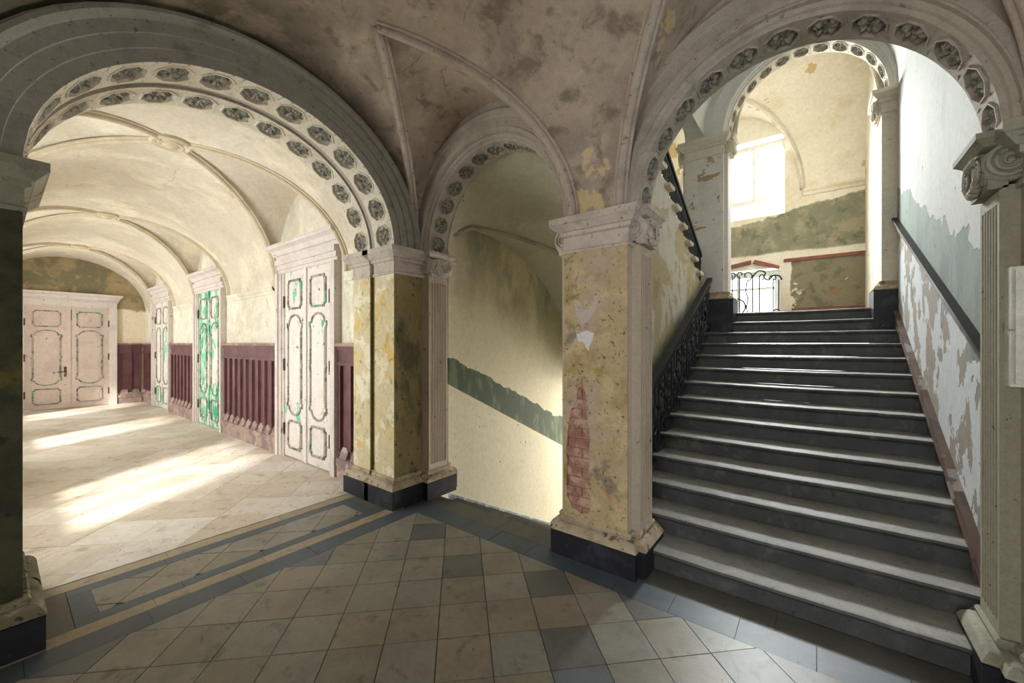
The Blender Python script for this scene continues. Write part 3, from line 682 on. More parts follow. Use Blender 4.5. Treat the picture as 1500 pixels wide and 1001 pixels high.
# ------------------------------------------------------------------ unseen shell of the hall (entrance behind the camera, far end)
mb = MB().box(-3.48, -1.105, -.62, -.22, 0, 4.32).box(.755, HX1, -.62, -.22, 0, 4.32)
struct(mb.obj('wall_entrance', M['arch']), 'hall wall beside the entrance doors', 'wall')
arch_wall(mapY, -1.105, .755, [(STC, STA, AB)], -.62, -.22, ZS, 4.32, 'wall_entrance_arch', M['arch'], 'hall wall above the entrance arch', .05)
mb = MB().box(-1.4, -1.105, -3.6, -.62, 0, 3.9).box(.755, 1.05, -3.6, -.62, 0, 3.9).box(-1.4, 1.05, -3.6, -.62, 3.75, 3.9)
mb.box(-1.105, -.95, -3.6, -3.5, 0, 3.75).box(.6, .755, -3.6, -3.5, 0, 3.75).box(-.95, .6, -3.6, -3.5, 3.1, 3.75).box(-.95, .6, -3.6, -3.5, 0, .6)
struct(mb.obj('wall_vestibule', M['arch']), 'plastered vestibule walls behind the entrance arch', 'wall')
struct(MB().box(-1.4, 1.05, -3.6, -.62, -.3, -.004).obj('floor_vestibule', M['slab']), 'stone floor of the entrance vestibule', 'floor')
mb = MB().box(HX1, HX1 + .2, -.62, .55, 0, 4.32).box(HX1, HX1 + .2, 2.1, YB, 0, 4.32).box(HX1, HX1 + .2, .55, 2.1, 3.0, 4.32).box(HX1, HX1 + .2, .55, 2.1, 0, .7)  # opening added in the unseen end wall to bring in fill light
struct(mb.obj('wall_hall_end', M['arch']), 'hall end wall with an opening added for fill light', 'wall')
struct(MB().box(1.29, HX1, YW + .02, YB, 0, ZS).obj('wall_hall_right', M['flute_dark']), 'closed grey wall beyond the fluted right pier', 'wall')
struct(MB().box(-16.2, 4.2, -4.2, 10.6, 7.3, 7.5).obj('ceiling_leak_cover', M['stair_white']), 'flat slab added over the building to keep sky light out', 'ceiling')  # unseen slab added to stop sky light leaking past the vaults

# ------------------------------------------------------------------ corridor walls
wr = struct(MB().box(CX0 - .3, CX1, CYR, CYR + .3, 0, 4.2).obj('wall_corridor_right', M['corr_wall']), 'cream corridor wall with the three tall doors', 'wall')
we = struct(MB().box(CX0 - .3, CX0, CYL - .4, CYR + .3, 0, 4.2).obj('wall_corridor_end', M['corr_end']), 'stained end wall of the corridor above the double door', 'wall')
mb = MB(); xs = [CX0]
for x in sorted(DOORX): xs += [x - .65, x + (.65 if x < -6 else 1.15)]
xs.append(CX1)
for k in range(0, len(xs), 2): mb.box(xs[k], xs[k + 1], CYL - .35, CYL, 0, 4.2)
for k in range(1, len(xs) - 1, 2): mb.box(xs[k], xs[k + 1], CYL - .35, CYL, 0, .75).box(xs[k], xs[k + 1], CYL - .35, CYL, 3.0, 4.2)
struct(mb.obj('wall_corridor_left', M['corr_wall']), 'corridor wall with three tall windows', 'wall')
def window(n, label, mp, u0, u1, z0, z1, bars_u, bars_z, fw=.05, d=.05):
    t = thing('window_%d' % n, label, 'window', mp((u0 + u1) / 2, 0, z0), kind='structure')
    mb = MB()
    def bar(a, b, c, e, dd=d):
        P = [mp(u, q, z) for z in (c, e) for q in (-dd / 2, dd / 2) for u in (a, b)]
        return [(0, 2, 3, 1), (4, 5, 7, 6), (0, 1, 5, 4), (2, 6, 7, 3), (0, 4, 6, 2), (1, 3, 7, 5)], P
    for q in ((u0, u0 + fw, z0, z1), (u1 - fw, u1, z0, z1), (u0 + fw, u1 - fw, z0, z0 + fw), (u0 + fw, u1 - fw, z1 - fw, z1)):
        f, P = bar(*q); mb.add(P, f)
    mb.obj('window_frame', M['window_white'], t)
    for u in bars_u:
        f, P = bar(u - .035, u + .035, z0 + fw, z1 - fw, d * .8); MB().add(P, f).obj('mullion', M['window_white'], t)
    for z in bars_z:
        f, P = bar(u0 + fw, u1 - fw, z - .025, z + .025, d * .6); MB().add(P, f).obj('transom', M['window_white'], t)
    us = [u0 + fw] + [q for u in bars_u for q in (u - .035, u + .035)] + [u1 - fw]; zz = [z0 + fw] + [q for z in bars_z for q in (z - .025, z + .025)] + [z1 - fw]
    for a in range(0, len(us), 2):
        for b in range(0, len(zz), 2):
            f, P = bar(us[a], us[a + 1], zz[b], zz[b + 1], .006); MB().add(P, f).obj('pane', M['glass'], t)
    return t
for k, x in enumerate(DOORX):
    window(k + 3, ['tall corridor window opposite the nearest peeling door', 'tall corridor window opposite the green peeling door', 'tall corridor window opposite the farthest side door'][k],
           lambda u, q, z: (u, CYL - .2 + q, z), x - .65, x + (1.15 if k == 0 else .65), .75, 3.0, [x] if k else [x - .05, x + .55], [2.25])
# impost mouldings between the doors
for a, b, lb in ((CX0, -14.6, 'farthest'), (-12.5, -10.9, 'second'), (-8.8, -6.78, 'third'), (-4.7, CX1, 'nearest')):
    MB().mould([(a, CYR), (b, CYR)], [(0, 2.48), (.02, 2.485), (.025, 2.52), (.055, 2.545), (.06, 2.57), (.06, 2.59), (0, 2.60)], False).obj('impost_moulding', M['corr_wall'], wr)

# ------------------------------------------------------------------ doors
def rectpath(u0, u1, z0, z1, notch=.035):
    k = notch; return [(u0 + k, z0), (u1 - k, z0), (u1 - k, z0 + k), (u1, z0 + k), (u1, z1 - k), (u1 - k, z1 - k), (u1 - k, z1), (u0 + k, z1), (u0 + k, z1 - k), (u0, z1 - k), (u0, z0 + k), (u0 + k, z0 + k)]
def tallpath(u0, u1, z0, z1):
    c = (u0 + u1) / 2; h = (u1 - u0) / 2; p = []
    p += [(u0, z0 + .20), (u0 - .02, z0 + .17), (u0 - .02, z0 + .12), (u0 + .03, z0 + .12)]
    p += [(c - (h - .03) * math.cos(PI * i / 8), z0 + .12 - .12 * math.sin(PI * i / 8)) for i in range(1, 8)]
    p += [(u1 - .03, z0 + .12), (u1 + .02, z0 + .12), (u1 + .02, z0 + .17), (u1, z0 + .20), (u1, (z0 + z1) / 2 - .05), (u1 + .015, (z0 + z1) / 2), (u1, (z0 + z1) / 2 + .05)]
    p += [(u1, z1 - .20), (u1 + .02, z1 - .17), (u1 + .02, z1 - .12), (u1 - .03, z1 - .12)]
    p += [(c + (h - .03) * math.cos(PI * i / 8), z1 - .12 + .12 * math.sin(PI * i / 8)) for i in range(1, 8)]
    p += [(u0 + .03, z1 - .12), (u0 - .02, z1 - .12), (u0 - .02, z1 - .17), (u0, z1 - .20), (u0, (z0 + z1) / 2 + .05), (u0 - .015, (z0 + z1) / 2), (u0, (z0 + z1) / 2 - .05)]
    return p
def door(n, label, mp, H, W, mleaf, handle=False, aw=.20):
    """mp(u, out, z); two leaves, each with three moulded panels, architrave and cornice"""
    t = thing('door_%d' % n, label, 'door', mp(0, 0, 0), kind='structure')
    def bx(mb, u0, u1, o0, o1, z0, z1):
        P = [mp(u, o, z) for z in (z0, z1) for o in (o0, o1) for u in (u0, u1)]
        return mb.add(P, [(0, 2, 3, 1), (4, 5, 7, 6), (0, 1, 5, 4), (2, 6, 7, 3), (0, 4, 6, 2), (1, 3, 7, 5)])
    for s in (-1, 1):
        a0, a1 = (W, W + aw); mb = MB()
        for q0, q1, o in ((0, .05, .05), (.05, .12, .07), (.12, aw, .095)):
            u = sorted((s * (W + q0), s * (W + q1))); bx(mb, u[0], u[1], 0, o, 0, H - .001)
        mb.obj('jamb', M['door_frame'], t)
        lo, hi = sorted((s * .004, s * W)); lf = bx(MB(), lo, hi, 0, .03, .015, H).obj('leaf', mleaf, t)
        i0, i1 = sorted((s * (W * .20), s * (W * .82)))
        for pth in (rectpath(i0, i1, H * .80, H * .95), tallpath(i0, i1, H * .235, H * .765), rectpath(i0, i1, H * .055, H * .20)):
            MB().tube([mp(u, .034, z) for u, z in pth], .017, 6, True).obj('panel_moulding', M['door_line'], lf)
            c = [(u * .0 + (u - (i0 + i1) / 2) * .78 + (i0 + i1) / 2, z + (sum(q[1] for q in pth) / len(pth) - z) * .10) for u, z in pth]
            MB().prism(c, lambda p: mp(p[0], .028, p[1]), lambda p: mp(p[0], .038, p[1])).obj('panel', mleaf, lf)
        for hz in (.15, .5, .84):
            e = s * W; MB().tube([mp(e, .045, H * hz - .09), mp(e, .045, H * hz + .09)], .014, 8).obj('hinge', M['railwood'], lf)
    mb = MB(); bx(mb, -.035, .035, .03, .05, .015, H); mb.obj('meeting_stile', mleaf, t)
    if handle:
        MB().tube([mp(.06, .035, H * .36), mp(.06, .09, H * .36), mp(.20, .09, H * .36)], .011, 8).obj('handle', M['iron'], t)
        bx(MB(), .035, .085, .03, .037, H * .31, H * .41).obj('lock_plate', M['railwood'], t)
        bx(MB(), -.05, -.008, .03, .034, H * .86, H * .97).obj('green_patch', mat('green_paint', '1e7d4a'), t)
    mb = MB()
    for q0, q1, o in ((0, .05, .05), (.05, .12, .07), (.12, aw, .095)): bx(mb, -(W + aw - .0), W + aw, 0, o, H + q0, H + q1)
    mb.obj('head', M['door_frame'], t)
    mb = MB()
    U = W + aw
    prof = [(0, H + aw), (.06, H + aw), (.07, H + aw + .05), (.095, H + aw + .06), (.13, H + aw + .12), (.19, H + aw + .15), (.20, H + aw + .17), (.20, H + aw + .20), (.0, H + aw + .22)]
    rows = []
    for u, k in ((-U, -1), (U, 1)):
        rows.append([mp(u + k * (o * .55), o, z) for o, z in prof])
    mb.grid(rows)
    for r, u, k in ((rows[0], -U, -1), (rows[1], U, 1)):
        mb.grid([r, [mp(u + k * (o * .55), 0, z) for o, z in prof]])
    mb.obj('cornice', M['door_frame'], t)
    return t
dl = ['tall peeling white double door nearest to the yellow pier', 'double door with mostly green paint showing, middle of the side wall', 'narrow-looking peeling door farthest along the corridor side wall']
for k, x in enumerate(DOORX):
    door(k + 1, dl[k], lambda u, o, z, x=x: (x + u, CYR - o, z), 2.76, .67, M[('door_a', 'door_b', 'door_c')[k]])
door(4, 'pinkish white panelled double door closing the end of the corridor', lambda u, o, z: (CX0 + o, 1.21 - u, z), 2.66, .74, M['door_d'], True, .16)

# ------------------------------------------------------------------ wainscot
def wainscot(label, mp, L, group):
    t = thing('wainscot', label, 'wainscot', mp(L / 2, 0, 0), group)
    def bx(u0, u1, o0, o1, z0, z1, name, m, o2=None):
        o2 = o1 if o2 is None else o2
        P = [mp(u, o, z) for z, om in ((z0, o1), (z1, o2)) for o in (o0, om) for u in (u0, u1)]
        return MB().add(P, [(0, 2, 3, 1), (4, 5, 7, 6), (0, 1, 5, 4), (2, 6, 7, 3), (0, 4, 6, 2), (1, 3, 7, 5)]).obj(name, M[m], t)
    bx(0, L, 0, .10, 1.66, 1.70, 'cap_rail', 'dadocap'); bx(0, L, 0, .07, 1.61, 1.66, 'cap_moulding', 'dadowood')
    bx(0, L, 0, .045, 1.46, 1.61, 'frieze', 'dadowood'); bx(0, L, 0, .065, 1.42, 1.46, 'middle_rail', 'dadowood')
    bx(0, L, 0, .012, .30, 1.42, 'back_panel', 'dadowood')
    n = max(2, round(L / .27)); wd = L / n
    for i in range(n + 1):
        a = max(0, i * wd - .045); b = min(L, i * wd + .045)
        bx(a, b, .012, .05, .36, 1.42, 'batten', 'dadowood')
    for i in range(n): bx(i * wd + .045, (i + 1) * wd - .045, .012, .07, .24, .38, 'sloped_sill', 'dadoskirt', .016)
    bx(0, L, 0, .085, .16, .25, 'skirting_moulding', 'dadoskirt'); bx(0, L, 0, .07, 0, .16, 'skirting', 'dadoskirt')
for a, b, lb in ((CX0, -14.44, 'maroon wainscot between the farthest side door and the corridor end'), (-12.66, -10.74, 'maroon wainscot between the farthest and the green door'),
                 (-8.96, -6.61, 'maroon wainscot between the green door and the nearest door'), (-4.83, -4.34, 'narrow maroon wainscot between the nearest door and the yellow pier')):
    wainscot(lb, lambda u, o, z, a=a: (a + u, CYR - o, z), b - a, 'wainscot along the corridor')
wainscot('dark maroon wainscot right of the double door on the end wall', lambda u, o, z: (CX0 + o, 2.13 + u, z), CYR - 2.13 - .1, 'wainscot along the corridor')

# ------------------------------------------------------------------ stairwell shell
SW = .77
RISE, TREAD, Y1 = .1546, .30, 3.028
nz = lambda y: RISE + (y - Y1) * RISE / TREAD
LZ = 14 * RISE
struct(MB().box(SW, SW + .25, YB, 6.95, -.1, 7.3).obj('wall_stair_right', M['stair_wall']), 'peeling white and green wall along the main stairs', 'wall')
struct(MB().box(.69, SW + .25, 6.95, 9.6, 1.9, 7.3).obj('wall_landing_right', M['landing_white']), 'flaking side wall of the landing', 'wall')
wl_ = struct(MB().box(-3.7, -3.44, YB, 10.0, -2.6, 7.3).obj('wall_cellar_left', M['cellar_wall']), 'cream wall with a green painted band above the cellar stairs', 'wall')
struct(MB().box(-3.7, SW + .25, 2.95, YB, 4.32, 7.3).obj('wall_stairwell_front', M['stair_white']), 'upper stairwell wall above the hall arches', 'wall')
# wall under the returning flight
RY0, RS = 7.30, .53
R_RISE = RS * .30
poly = [(YB, -2.4), (6.93, -2.4), (6.93, 2.30)]
nR = 14
for j in range(1, nR):
    ya, yb = RY0 - .3 * (j - 1), RY0 - .3 * j; z = LZ + R_RISE * j
    if yb > 6.93: continue
    poly += [(min(ya, 6.93), z), (max(yb, YB), z)]
    if yb <= YB: break
wrn = struct(MB().prism(poly, lambda p: (-1.50, p[0], p[1]), lambda p: (-1.40, p[0], p[1])).obj('wall_under_return', M['return_wall']), 'flaking cream wall beneath the returning flight', 'wall')
# landing floor, back wall with two openings
struct(MB().box(-3.44, SW, 6.93, 9.6, LZ - .18, LZ).obj('floor_landing', M['stone']), 'grey stone floor of the stair landing', 'floor')
mb = MB(); BX0, BX1 = -3.7, SW + .25; WX0, WX1, WZ0, WZ1 = -2.21, -.51, 4.3, 5.9; GX0, GX1, GZ1 = -2.14, -.586, 3.22
for q in ((BX0, WX0, 1.9, 7.3), (WX1, BX1, 1.9, 7.3), (WX0, WX1, WZ1, 7.3), (WX0, WX1, GZ1, WZ0)): mb.box(q[0], q[1], 9.6, 10.0, q[2], q[3])
mb.box(WX0, GX0, 9.6, 10.0, 1.9, GZ1).box(GX1, WX1, 9.6, 10.0, 1.9, GZ1).box(GX0, GX1, 9.6, 10.0, 1.9, LZ)
wb = struct(mb.obj('wall_landing_back', M['landing_back']), 'landing back wall with grey green stains and two window openings', 'wall')
MB().prism([(9.6, 4.3), (9.9, 4.3), (9.9, 4.7)], lambda p: (WX0, p[0], p[1]), lambda p: (WX1, p[0], p[1])).obj('sloping_sill', M['landing_white'], wb)
window(1, 'bright window high in the landing back wall', lambda u, q, z: (u, 9.92 + q, z), WX0, WX1, 4.68, WZ1, [-1.07, -1.65], [], .09, .07)
window(2, 'low window behind the iron grille on the landing', lambda u, q, z: (u, 9.95 + q, z), GX0, GX1, LZ, GZ1, [-1.36], [2.86], .12, .06)
MB().mould([(SW, 9.6), (-.22, 9.6)][::-1], [(0, 4.56), (.03, 4.57), (.04, 4.62), (.07, 4.65), (.075, 4.69), (0, 4.70)], False).obj('cornice', M['landing_white'], wb)
for a, b, z in ((-.53, .69, 3.345), (-.40, .69, 2.36)):
    MB().box(a, b, 9.565, 9.6, z - .03, z + .03).obj('wooden_strip', M['redwood'], wb)
MB().prism([(-1.45, 3.28), (-1.09, 3.34), (-1.09, 3.42), (-1.45, 3.36)], lambda p: (p[0], 9.54, p[1]), lambda p: (p[0], 9.6, p[1])).obj('lintel_board', M['redwood'], wb)
MB().prism([(-1.06, 3.34), (-.60, 3.18), (-.60, 3.25), (-1.02, 3.42)], lambda p: (p[0], 9.54, p[1]), lambda p: (p[0], 9.6, p[1])).obj('lintel_board', M['redwood'], wb)
vault('ceiling_landing', 'flaking cream vault above the stair landing', -3.44, .69, 8.30, 1.31, 1.80, 4.70, [(-1.36, 1.13, 1.72, 1), (STC, .865, 1.25, -1, .3), (MIDC, .89, 1.25, -1, .3)], M['landing_white'], 'arch_white', .03)
arch_wall(mapY, -3.44, SW, [(MIDC, MIDA, AB), (STC, STA, AB)], 6.6, 7.01, 4.80, 7.3, 'wall_landing_arch', M['stair_white'], 'white wall above the landing archway', .05)
# vault over the main flight
rows = [[(-.30 - 1.07 * math.cos(PI * k / 24), y, 4.86 + 1.15 * math.sin(PI * k / 24)) for k in range(25)] for y in (YB, 4.4, 5.5, 6.61)]
struct(MB().grid(rows).obj('ceiling_stairs', M['stair_white'], None, True), 'white barrel vault over the main stairs', 'ceiling')
# landing pier and wall pilaster
def shiftp(pl, dy): return [(x, y + dy) for x, y in pl]
PL = pier('pier', 'chipped white pier standing at the top of the stairs', shiftp(plan3, 3.75), ['pier_white'] * 12, [], 'arch_white', 'pier_white', LZ, 2.10, core=[(-1.64, 6.6), (-1.105, 6.6), (-1.105, 7.01), (-1.64, 7.01)])
MB().mould(shiftp(plan3, 3.75), [(0, 1.60), (.08, 1.60), (.08, LZ), (0, LZ)]).obj('plinth_foot', M['plinth'], PL)
for sx, xx in ((1, -1.055), (-1, -1.69)):
    ionic(xx + sx * .012, 6.67, 6.94, sx, 'arch_white', PL, 2.10 + 2.42)
PR = pier('pier', 'slim grey pilaster with scrolled capital against the stair wall', [(.63, 6.66), (SW, 6.66), (SW, 7.02), (.63, 7.02)], ['arch_white'] * 4, [], 'arch_white', 'arch_white', LZ, 2.10)
MB().mould([(.63, 6.66), (SW, 6.66), (SW, 7.02), (.63, 7.02)], [(0, 1.60), (.08, 1.60), (.08, LZ), (0, LZ)]).obj('plinth_foot', M['plinth'], PR)
ionic(.62, 6.70, 6.98, -1, 'arch_white', PR, 2.10 + 2.42)

# ------------------------------------------------------------------ main stairs
st = thing('staircase', 'wide grey stone stairs climbing from the hall to the landing', 'stairs', (-.24, 3.03, 0))
def step_profile(y, z, d, below):
    p = [(y + d, z), (y - .005, z)] + [(y - .005 - .02 * math.sin(q), z - .02 + .02 * math.cos(q)) for q in (PI / 4, PI / 2, 3 * PI / 4)] + [(y - .005, z - .042), (y + .006, z - .048), (y + .006, below), (y + d, below)]
    return p
for k in range(1, 15):
    y = Y1 + (k - 1) * TREAD; z = k * RISE
    pr = step_profile(y, z, TREAD + .06, z - RISE)
    x0, x1 = (-1.31, SW) 
    if k == 14: x0, x1 = -1.02, .60
    if k == 13: x0, x1 = -1.04, .66
    rows = []
    rnd = random.Random(k); nx = 24
    for i in range(nx + 1):
        u = i / nx; x = x0 + (x1 - x0) * u; sag = -.006 * math.sin(PI * u) ** 2 + rnd.uniform(-.0012, .0012)
        rows.append([(x, py + (sag * .5 if pz > z - .05 else 0), pz + (sag if pz > z - .05 else 0)) for py, pz in pr])
    mb = MB().grid(rows, True); n = len(pr)
    mb.f += [tuple(range(n))[::-1], tuple(nx * n + i for i in range(n))]
    so = mb.obj('step', M['stone'], st, 40); so.data.materials.append(M['tread'])
    for p in so.data.polygons:
        if p.normal.z > .5: p.material_index = 1
# skirting up the right wall, two beads
sk = thing('stair_skirting', 'peeling brown skirting board climbing the right stair wall', 'skirting', (SW, 3.3, .2))
def raking(x0, x1, ya, yb, za, zb, f=nz): # prism between offsets za..zb from the pitch line
    return MB().prism([(ya, f(ya) + za), (yb, f(yb) + za), (yb, f(yb) + zb), (ya, f(ya) + zb)], lambda p: (x0, p[0], p[1]), lambda p: (x1, p[0], p[1]))
raking(SW - .03, SW + .01, 3.28, 6.62, -.10, .10).obj('board', M['skirtwood'], sk)
raking(SW - .045, SW, 3.28, 6.62, .085, .115).obj('top_bead', M['skirtwood'], sk)
raking(SW - .042, SW, 3.28, 6.62, -.01, .02).obj('lower_bead', M['skirtwood'], sk)
hr = thing('wall_handrail', 'dark wooden handrail fixed along the right stair wall', 'handrail', (SW, 3.5, 1.7))
hl = lambda y: 1.724 + .477 * (y - 3.56)
raking(SW - .028, SW + .01, 3.28, 6.66, -.075, .0, hl).obj('rail_board', M['skirtwood'], hr)
raking(SW - .05, SW, 3.28, 6.66, -.005, .022, hl).obj('rail', M['darkwood'], hr)

# ------------------------------------------------------------------ wrought iron
def scroll(c, r, a0, turns, s=1, n=22, k=.8):
    return [(c[0] + r * (1 - k * i / n) * math.cos(a0 + s * turns * 2 * PI * i / n), c[1] + r * (1 - k * i / n) * math.sin(a0 + s * turns * 2 * PI * i / n)) for i in range(n + 1)]
def railing(name, label, x, ya, yb, base, h, unit, thick=.011, hand=(.035, .028), lowrail=True):
    t = thing(name, label, 'railing', (x, ya, base(ya)))
    mp = lambda p: (x, p[0], base(p[0]) + p[1])
    MB().prism([(ya, base(ya) + h), (yb, base(yb) + h), (yb, base(yb) + h + .05), (ya, base(ya) + h + .05)], lambda p: (x - hand[0], p[0], p[1]), lambda p: (x + hand[0], p[0], p[1])).obj('handrail', M['iron'], t)
    if lowrail: raking(x - .03, x + .03, ya, yb, -.06, .0, base).obj('bottom_rail', M['iron'], t)
    raking(x - .012, x + .012, ya, yb, h - .09, h - .07, base).obj('upper_bar', M['iron'], t)
    n = max(1, round((yb - ya) / unit)); u = (yb - ya) / n
    for i in range(n):
        y = ya + u * i
        for q in ((.02, .34, .66) if h > .5 else (.02, .30, .46, .62, .78)):
            MB().tube([mp((y + u * q, 0)), mp((y + u * q, h))], thick, 6).obj('baluster', M['iron'], t)
        cy, cz = y + u * .18, h * .42; rr = min(u * .15, h * .2)
        MB().tube([mp((cy + rr * math.cos(2 * PI * k / 20), cz + rr * 1.35 * math.sin(2 * PI * k / 20))) for k in range(20)], thick, 6, True).obj('ring', M['iron'], t)
        if h > .5: MB().ball((x, cy, base(cy) + cz), .03, rr * .5, rr * .6, 8, 5).obj('rosette', M['iron'], t)
        MB().tube([mp((cy, 0)), mp((cy, cz - rr * 1.35))], thick, 6).obj('stem', M['iron'], t)
        MB().tube([mp((cy, cz + rr * 1.35)), mp((cy, h))], thick, 6).obj('stem', M['iron'], t)
        for (sc, z0, s) in ((y + u * .5, h * .22, 1), (y + u * .5, h * .72, -1), (y + u * .83, h * .20, -1), (y + u * .83, h * .70, 1), (y + u * .83, h * .45, 1)) if h > .5 else ():
            p1 = scroll((sc, z0 + h * .06), h * .10, -PI / 2, .9, s); p2 = scroll((sc, z0 - h * .10), h * .085, PI / 2, .9, s)
            MB().tube([mp(p) for p in smooth_pts([(q[0], q[1], 0) for q in p1[::-1][::3] + p2[::3]], 3)], thick * 1.1, 6).obj('scroll', M['iron'], t)
        for sc, z0 in ((.34, .5), (.66, .48), (.66, .15), (.34, .85)) if h > .5 else ():
            MB().ball((x, y + u * sc, base(y + u * sc) + h * z0), .028, .028, .036, 8, 5).obj('knot', M['iron'], t)
    return t
railing('stair_railing', 'ornate black iron railing along the left of the main stairs', -1.285, 3.26, 6.56, lambda y: nz(y) - .03, .69, .62)
# stringer under the railing
struct(raking(-1.40, -1.25, 3.26, 6.56, -.42, -.06).obj('trim_1', M['stone']), 'grey stone stringer beneath the iron railing', 'trim')

# ------------------------------------------------------------------ returning flight
rf = thing('staircase', 'returning upper flight with white step ends left of the landing pier', 'stairs', (-2.4, 7.3, LZ))
rn = lambda y: LZ + (RY0 - y) * RS
for j in range(1, 14):
    ya = RY0 - .3 * (j - 1); z = LZ + R_RISE * j
    MB().box(-3.44, -1.43, ya - .34, ya + .02, z - R_RISE, z).obj('step', M['stone'], rf)
    if ya < 6.95 and j < 13:
        b = MB().prism([(q, w2 - .05) for q, w2 in [(ya + .02, z), (ya + .02, z - .03), (ya - .02, z - .055), (ya - .15, z - .055), (ya - .19, z - .03), (ya - .19, z)]], lambda p: (-1.40, p[0], p[1]), lambda p: (-1.335, p[0], p[1]))
        b.obj('step_end', M['arch_white'], rf)
railing('stair_railing', 'dark iron railing of the returning flight above the cream wall', -1.42, 3.7, 6.75, lambda y: rn(y) + .12, .36, .30, .010, (.025, .02), False)

# ------------------------------------------------------------------ cellar stairs
cs = thing('staircase', 'cellar stairs going down behind the middle arch', 'stairs', (-2.46, 3.03, -2))
for j in range(1, 14):
    y = 3.03 + .3 * (j - 1); z = -RISE * j
    MB().box(-3.44, -1.50, y, y + .36, z - .2, z).obj('step', M['stone'], cs)
struct(MB().box(-3.7, -1.4, 6.9, 9.1, -2.4, -2.02).obj('floor_cellar', M['stone']), 'stone floor at the foot of the cellar stairs', 'floor')
MB().prism([(YB, -.52 * 0 + 1.62 - .516 * YB), (7.0, 1.62 - .516 * 7.0), (7.0, 1.45 - .516 * 7.0), (YB, 1.45 - .516 * YB)], lambda p: (-3.44, p[0], p[1]), lambda p: (-3.425, p[0], p[1])).obj('skirting', M['cellar_skirt'], wl_)
mb = MB().box(-3.7, -3.3, 8.9, 9.1, -2.4, 2.0).box(-1.6, -1.3, 8.9, 9.1, -2.4, 2.0).box(-3.3, -1.6, 8.9, 9.1, 1.45, 2.0).box(-1.5, -1.4, 6.93, 8.9, -2.4, 2.0)
struct(mb.obj('wall_cellar_end', M['cellar_wall']), 'end wall of the cellar stairs with a garden door opening', 'wall')
window(6, 'glazed garden door at the foot of the cellar stairs', lambda u, q, z: (u, 9.0 + q, z), -3.3, -1.6, -2.02, 1.45, [-2.45], [.3], .09, .06)
arcZ = lambda y: .33 + math.sqrt(max(.35, 2.8 ** 2 - (y - 3.72) ** 2))
N = 24; rowA, rowB = [], []; rib = []
for i in range(N + 1):
    q = PI * i / N; s = i / N
    X = MIDC - .90 * math.cos(q); rowA.append((X, YB - .01, 2.70 + .98 * math.sin(q)))
    xr = -3.44 + 1.94 * s; yr = 3.28 + 1.62 * math.sin(PI * s) ** .85; zr = arcZ(yr) if 0 < i < N else 2.97
    rowB.append((xr, yr, zr)); rib.append(Vector((xr, yr, zr)))
rows = [[tuple(Vector(a) * (1 - t) + Vector(b) * t + Vector((0, 0, .10 * math.sin(PI * t)))) for a, b in zip(rowA, rowB)] for t in [k / 8 for k in range(9)]]
mb = MB().grid(rows)
mb.grid([[(b[0], b[1] + (8.95 - b[1]) * t, arcZ(b[1] + (8.95 - b[1]) * t) if k else b[2]) for b in rowB] for k, t in [(k, k / 24) for k in range(25)]])
vc = struct(mb.obj('ceiling_cellar', M['cellar_vault'], None, 30), 'greenish vault over the cellar stairs', 'ceiling')
MB().tube([p - Vector((0, 0, .01)) for p in rib], .028, 8).obj('rib', M['rib'], vc, True)

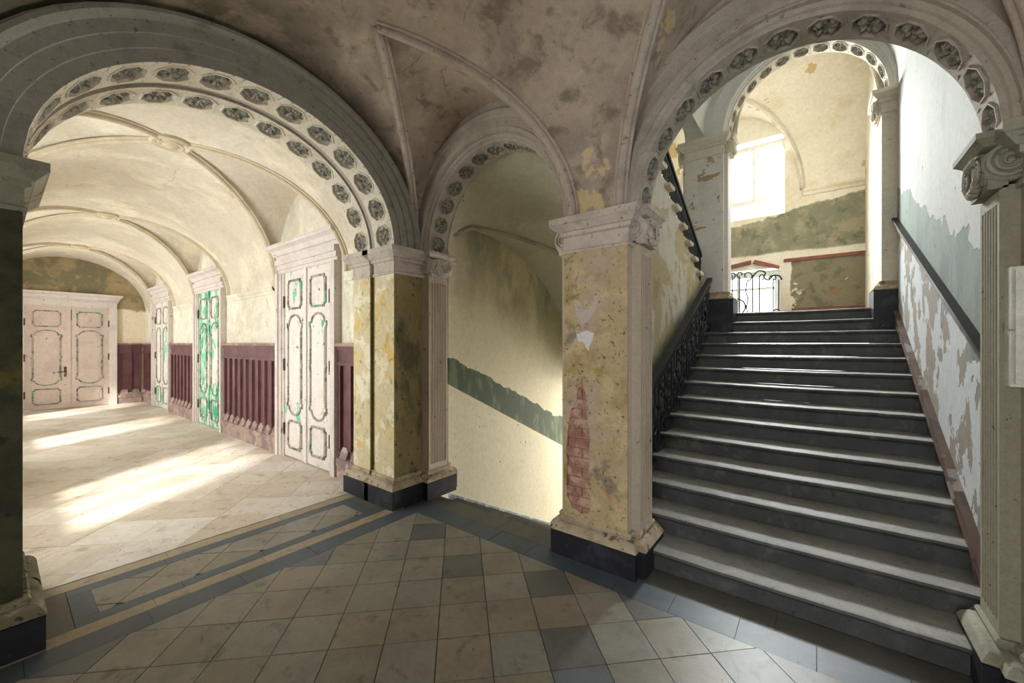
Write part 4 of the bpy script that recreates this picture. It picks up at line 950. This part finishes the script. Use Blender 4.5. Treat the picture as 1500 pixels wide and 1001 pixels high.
# ------------------------------------------------------------------ grille on the landing
gt = thing('window_grille', 'black wrought iron grille in front of the low landing window', 'grille', (-1.36, 9.56, LZ))
GY = 9.57
g3 = lambda p: (-1.36 + p[0], GY, LZ + p[1])
for u, h in ((-.72, .80), (-.62, .86), (-.42, .92), (-.30, .95), (-.07, .97), (.06, .97), (.30, .95), (.42, .92), (.66, .86), (.75, .80)):
    MB().tube([g3((u, 0)), g3((u, h))], .012, 6).obj('bar', M['iron'], gt)
MB().tube([g3((.0 + .17 * math.cos(2 * PI * k / 28), .30 + .17 * math.sin(2 * PI * k / 28))) for k in range(28)], .016, 6, True).obj('ring', M['iron'], gt)
for s in (-1, 1):
    for c, r, a0, tn, sg in (((s * .20, .94), .11, -PI / 2, 1.0, s), ((s * .08, .98), .08, -PI / 2, .9, -s), ((s * .45, .90), .07, -PI / 2, .8, s), ((s * .66, .84), .08, PI, .8, -s), ((s * .70, .16), .07, 0, .9, s)):
        MB().tube([g3(p) for p in scroll(c, r, a0, tn, sg)], .013, 6).obj('scroll', M['iron'], gt)
    MB().tube([g3(p) for p in smooth_pts([(s * .30, .90, 0), (s * .40, 1.02, 0), (s * .52, .98, 0), (s * .50, .88, 0), (s * .58, .82, 0), (s * .66, .90, 0), (s * .76, .88, 0), (s * .80, .80, 0)], 5)], .016, 6).obj('scroll', M['iron'], gt)
    MB().tube([g3(p) for p in smooth_pts([(s * .20, .84, 0), (s * .18, .62, 0), (s * .22, .45, 0), (s * .19, .30, 0), (s * .21, .12, 0), (s * .19, 0, 0)], 5)], .012, 6).obj('scroll', M['iron'], gt)

# ------------------------------------------------------------------ small things
cb = thing('wall_cabinet', 'plain white box fixed to the grey fluted right pier', 'cabinet', (.78, 2.88, 1.5))
MB().box(.705, 1.02, 2.835, 2.925, 1.50, 2.05).obj('cabinet_body', M['cabinet'], cb)
MB().box(.715, 1.01, 2.825, 2.836, 1.515, 2.035).obj('cabinet_door', M['cabinet'], cb)
MB().tube([(.712, 2.83, 1.76), (.690, 2.83, 1.76), (.690, 2.83, 1.74)], .006, 6).obj('latch', M['flute_dark'], cb)
crumb = mat('plaster_crumb', 'b7a68c', [('6f6453', .9, 0, [('n', 3, .48, .52)])])
rnd = random.Random(12); mb = MB()
def bit(x, y, r, z=0):
    P = [(x + rnd.uniform(-r, r), y + rnd.uniform(-r, r), z + .0015) for _ in range(3)] + [(x, y, z + r * rnd.uniform(.3, .7))]
    mb.add(P, [(0, 1, 2), (0, 1, 3), (1, 2, 3), (2, 0, 3)])
for _ in range(260): bit(rnd.uniform(-3.3, .7), rnd.uniform(.3, 2.55), rnd.uniform(.002, .008))
for _ in range(60): bit(rnd.gauss(-3.8, .10), rnd.gauss(.85, .08), rnd.uniform(.003, .012))
tag(mb.obj('plaster_crumbs', crumb, fix=False), 'scattered crumbs on the tiled hall floor', 'debris', None, 'stuff')
mb = MB()
for _ in range(500): bit(rnd.uniform(-14, -4.4), 2.58 - abs(rnd.gauss(0, .5)), rnd.uniform(.004, .016))
for _ in range(120): bit(rnd.uniform(-4.6, -4.3), rnd.uniform(.4, 2.4), rnd.uniform(.003, .012))
tag(mb.obj('plaster_crumbs', crumb, fix=False), 'scattered plaster crumbs on the pale corridor floor', 'debris', None, 'stuff')
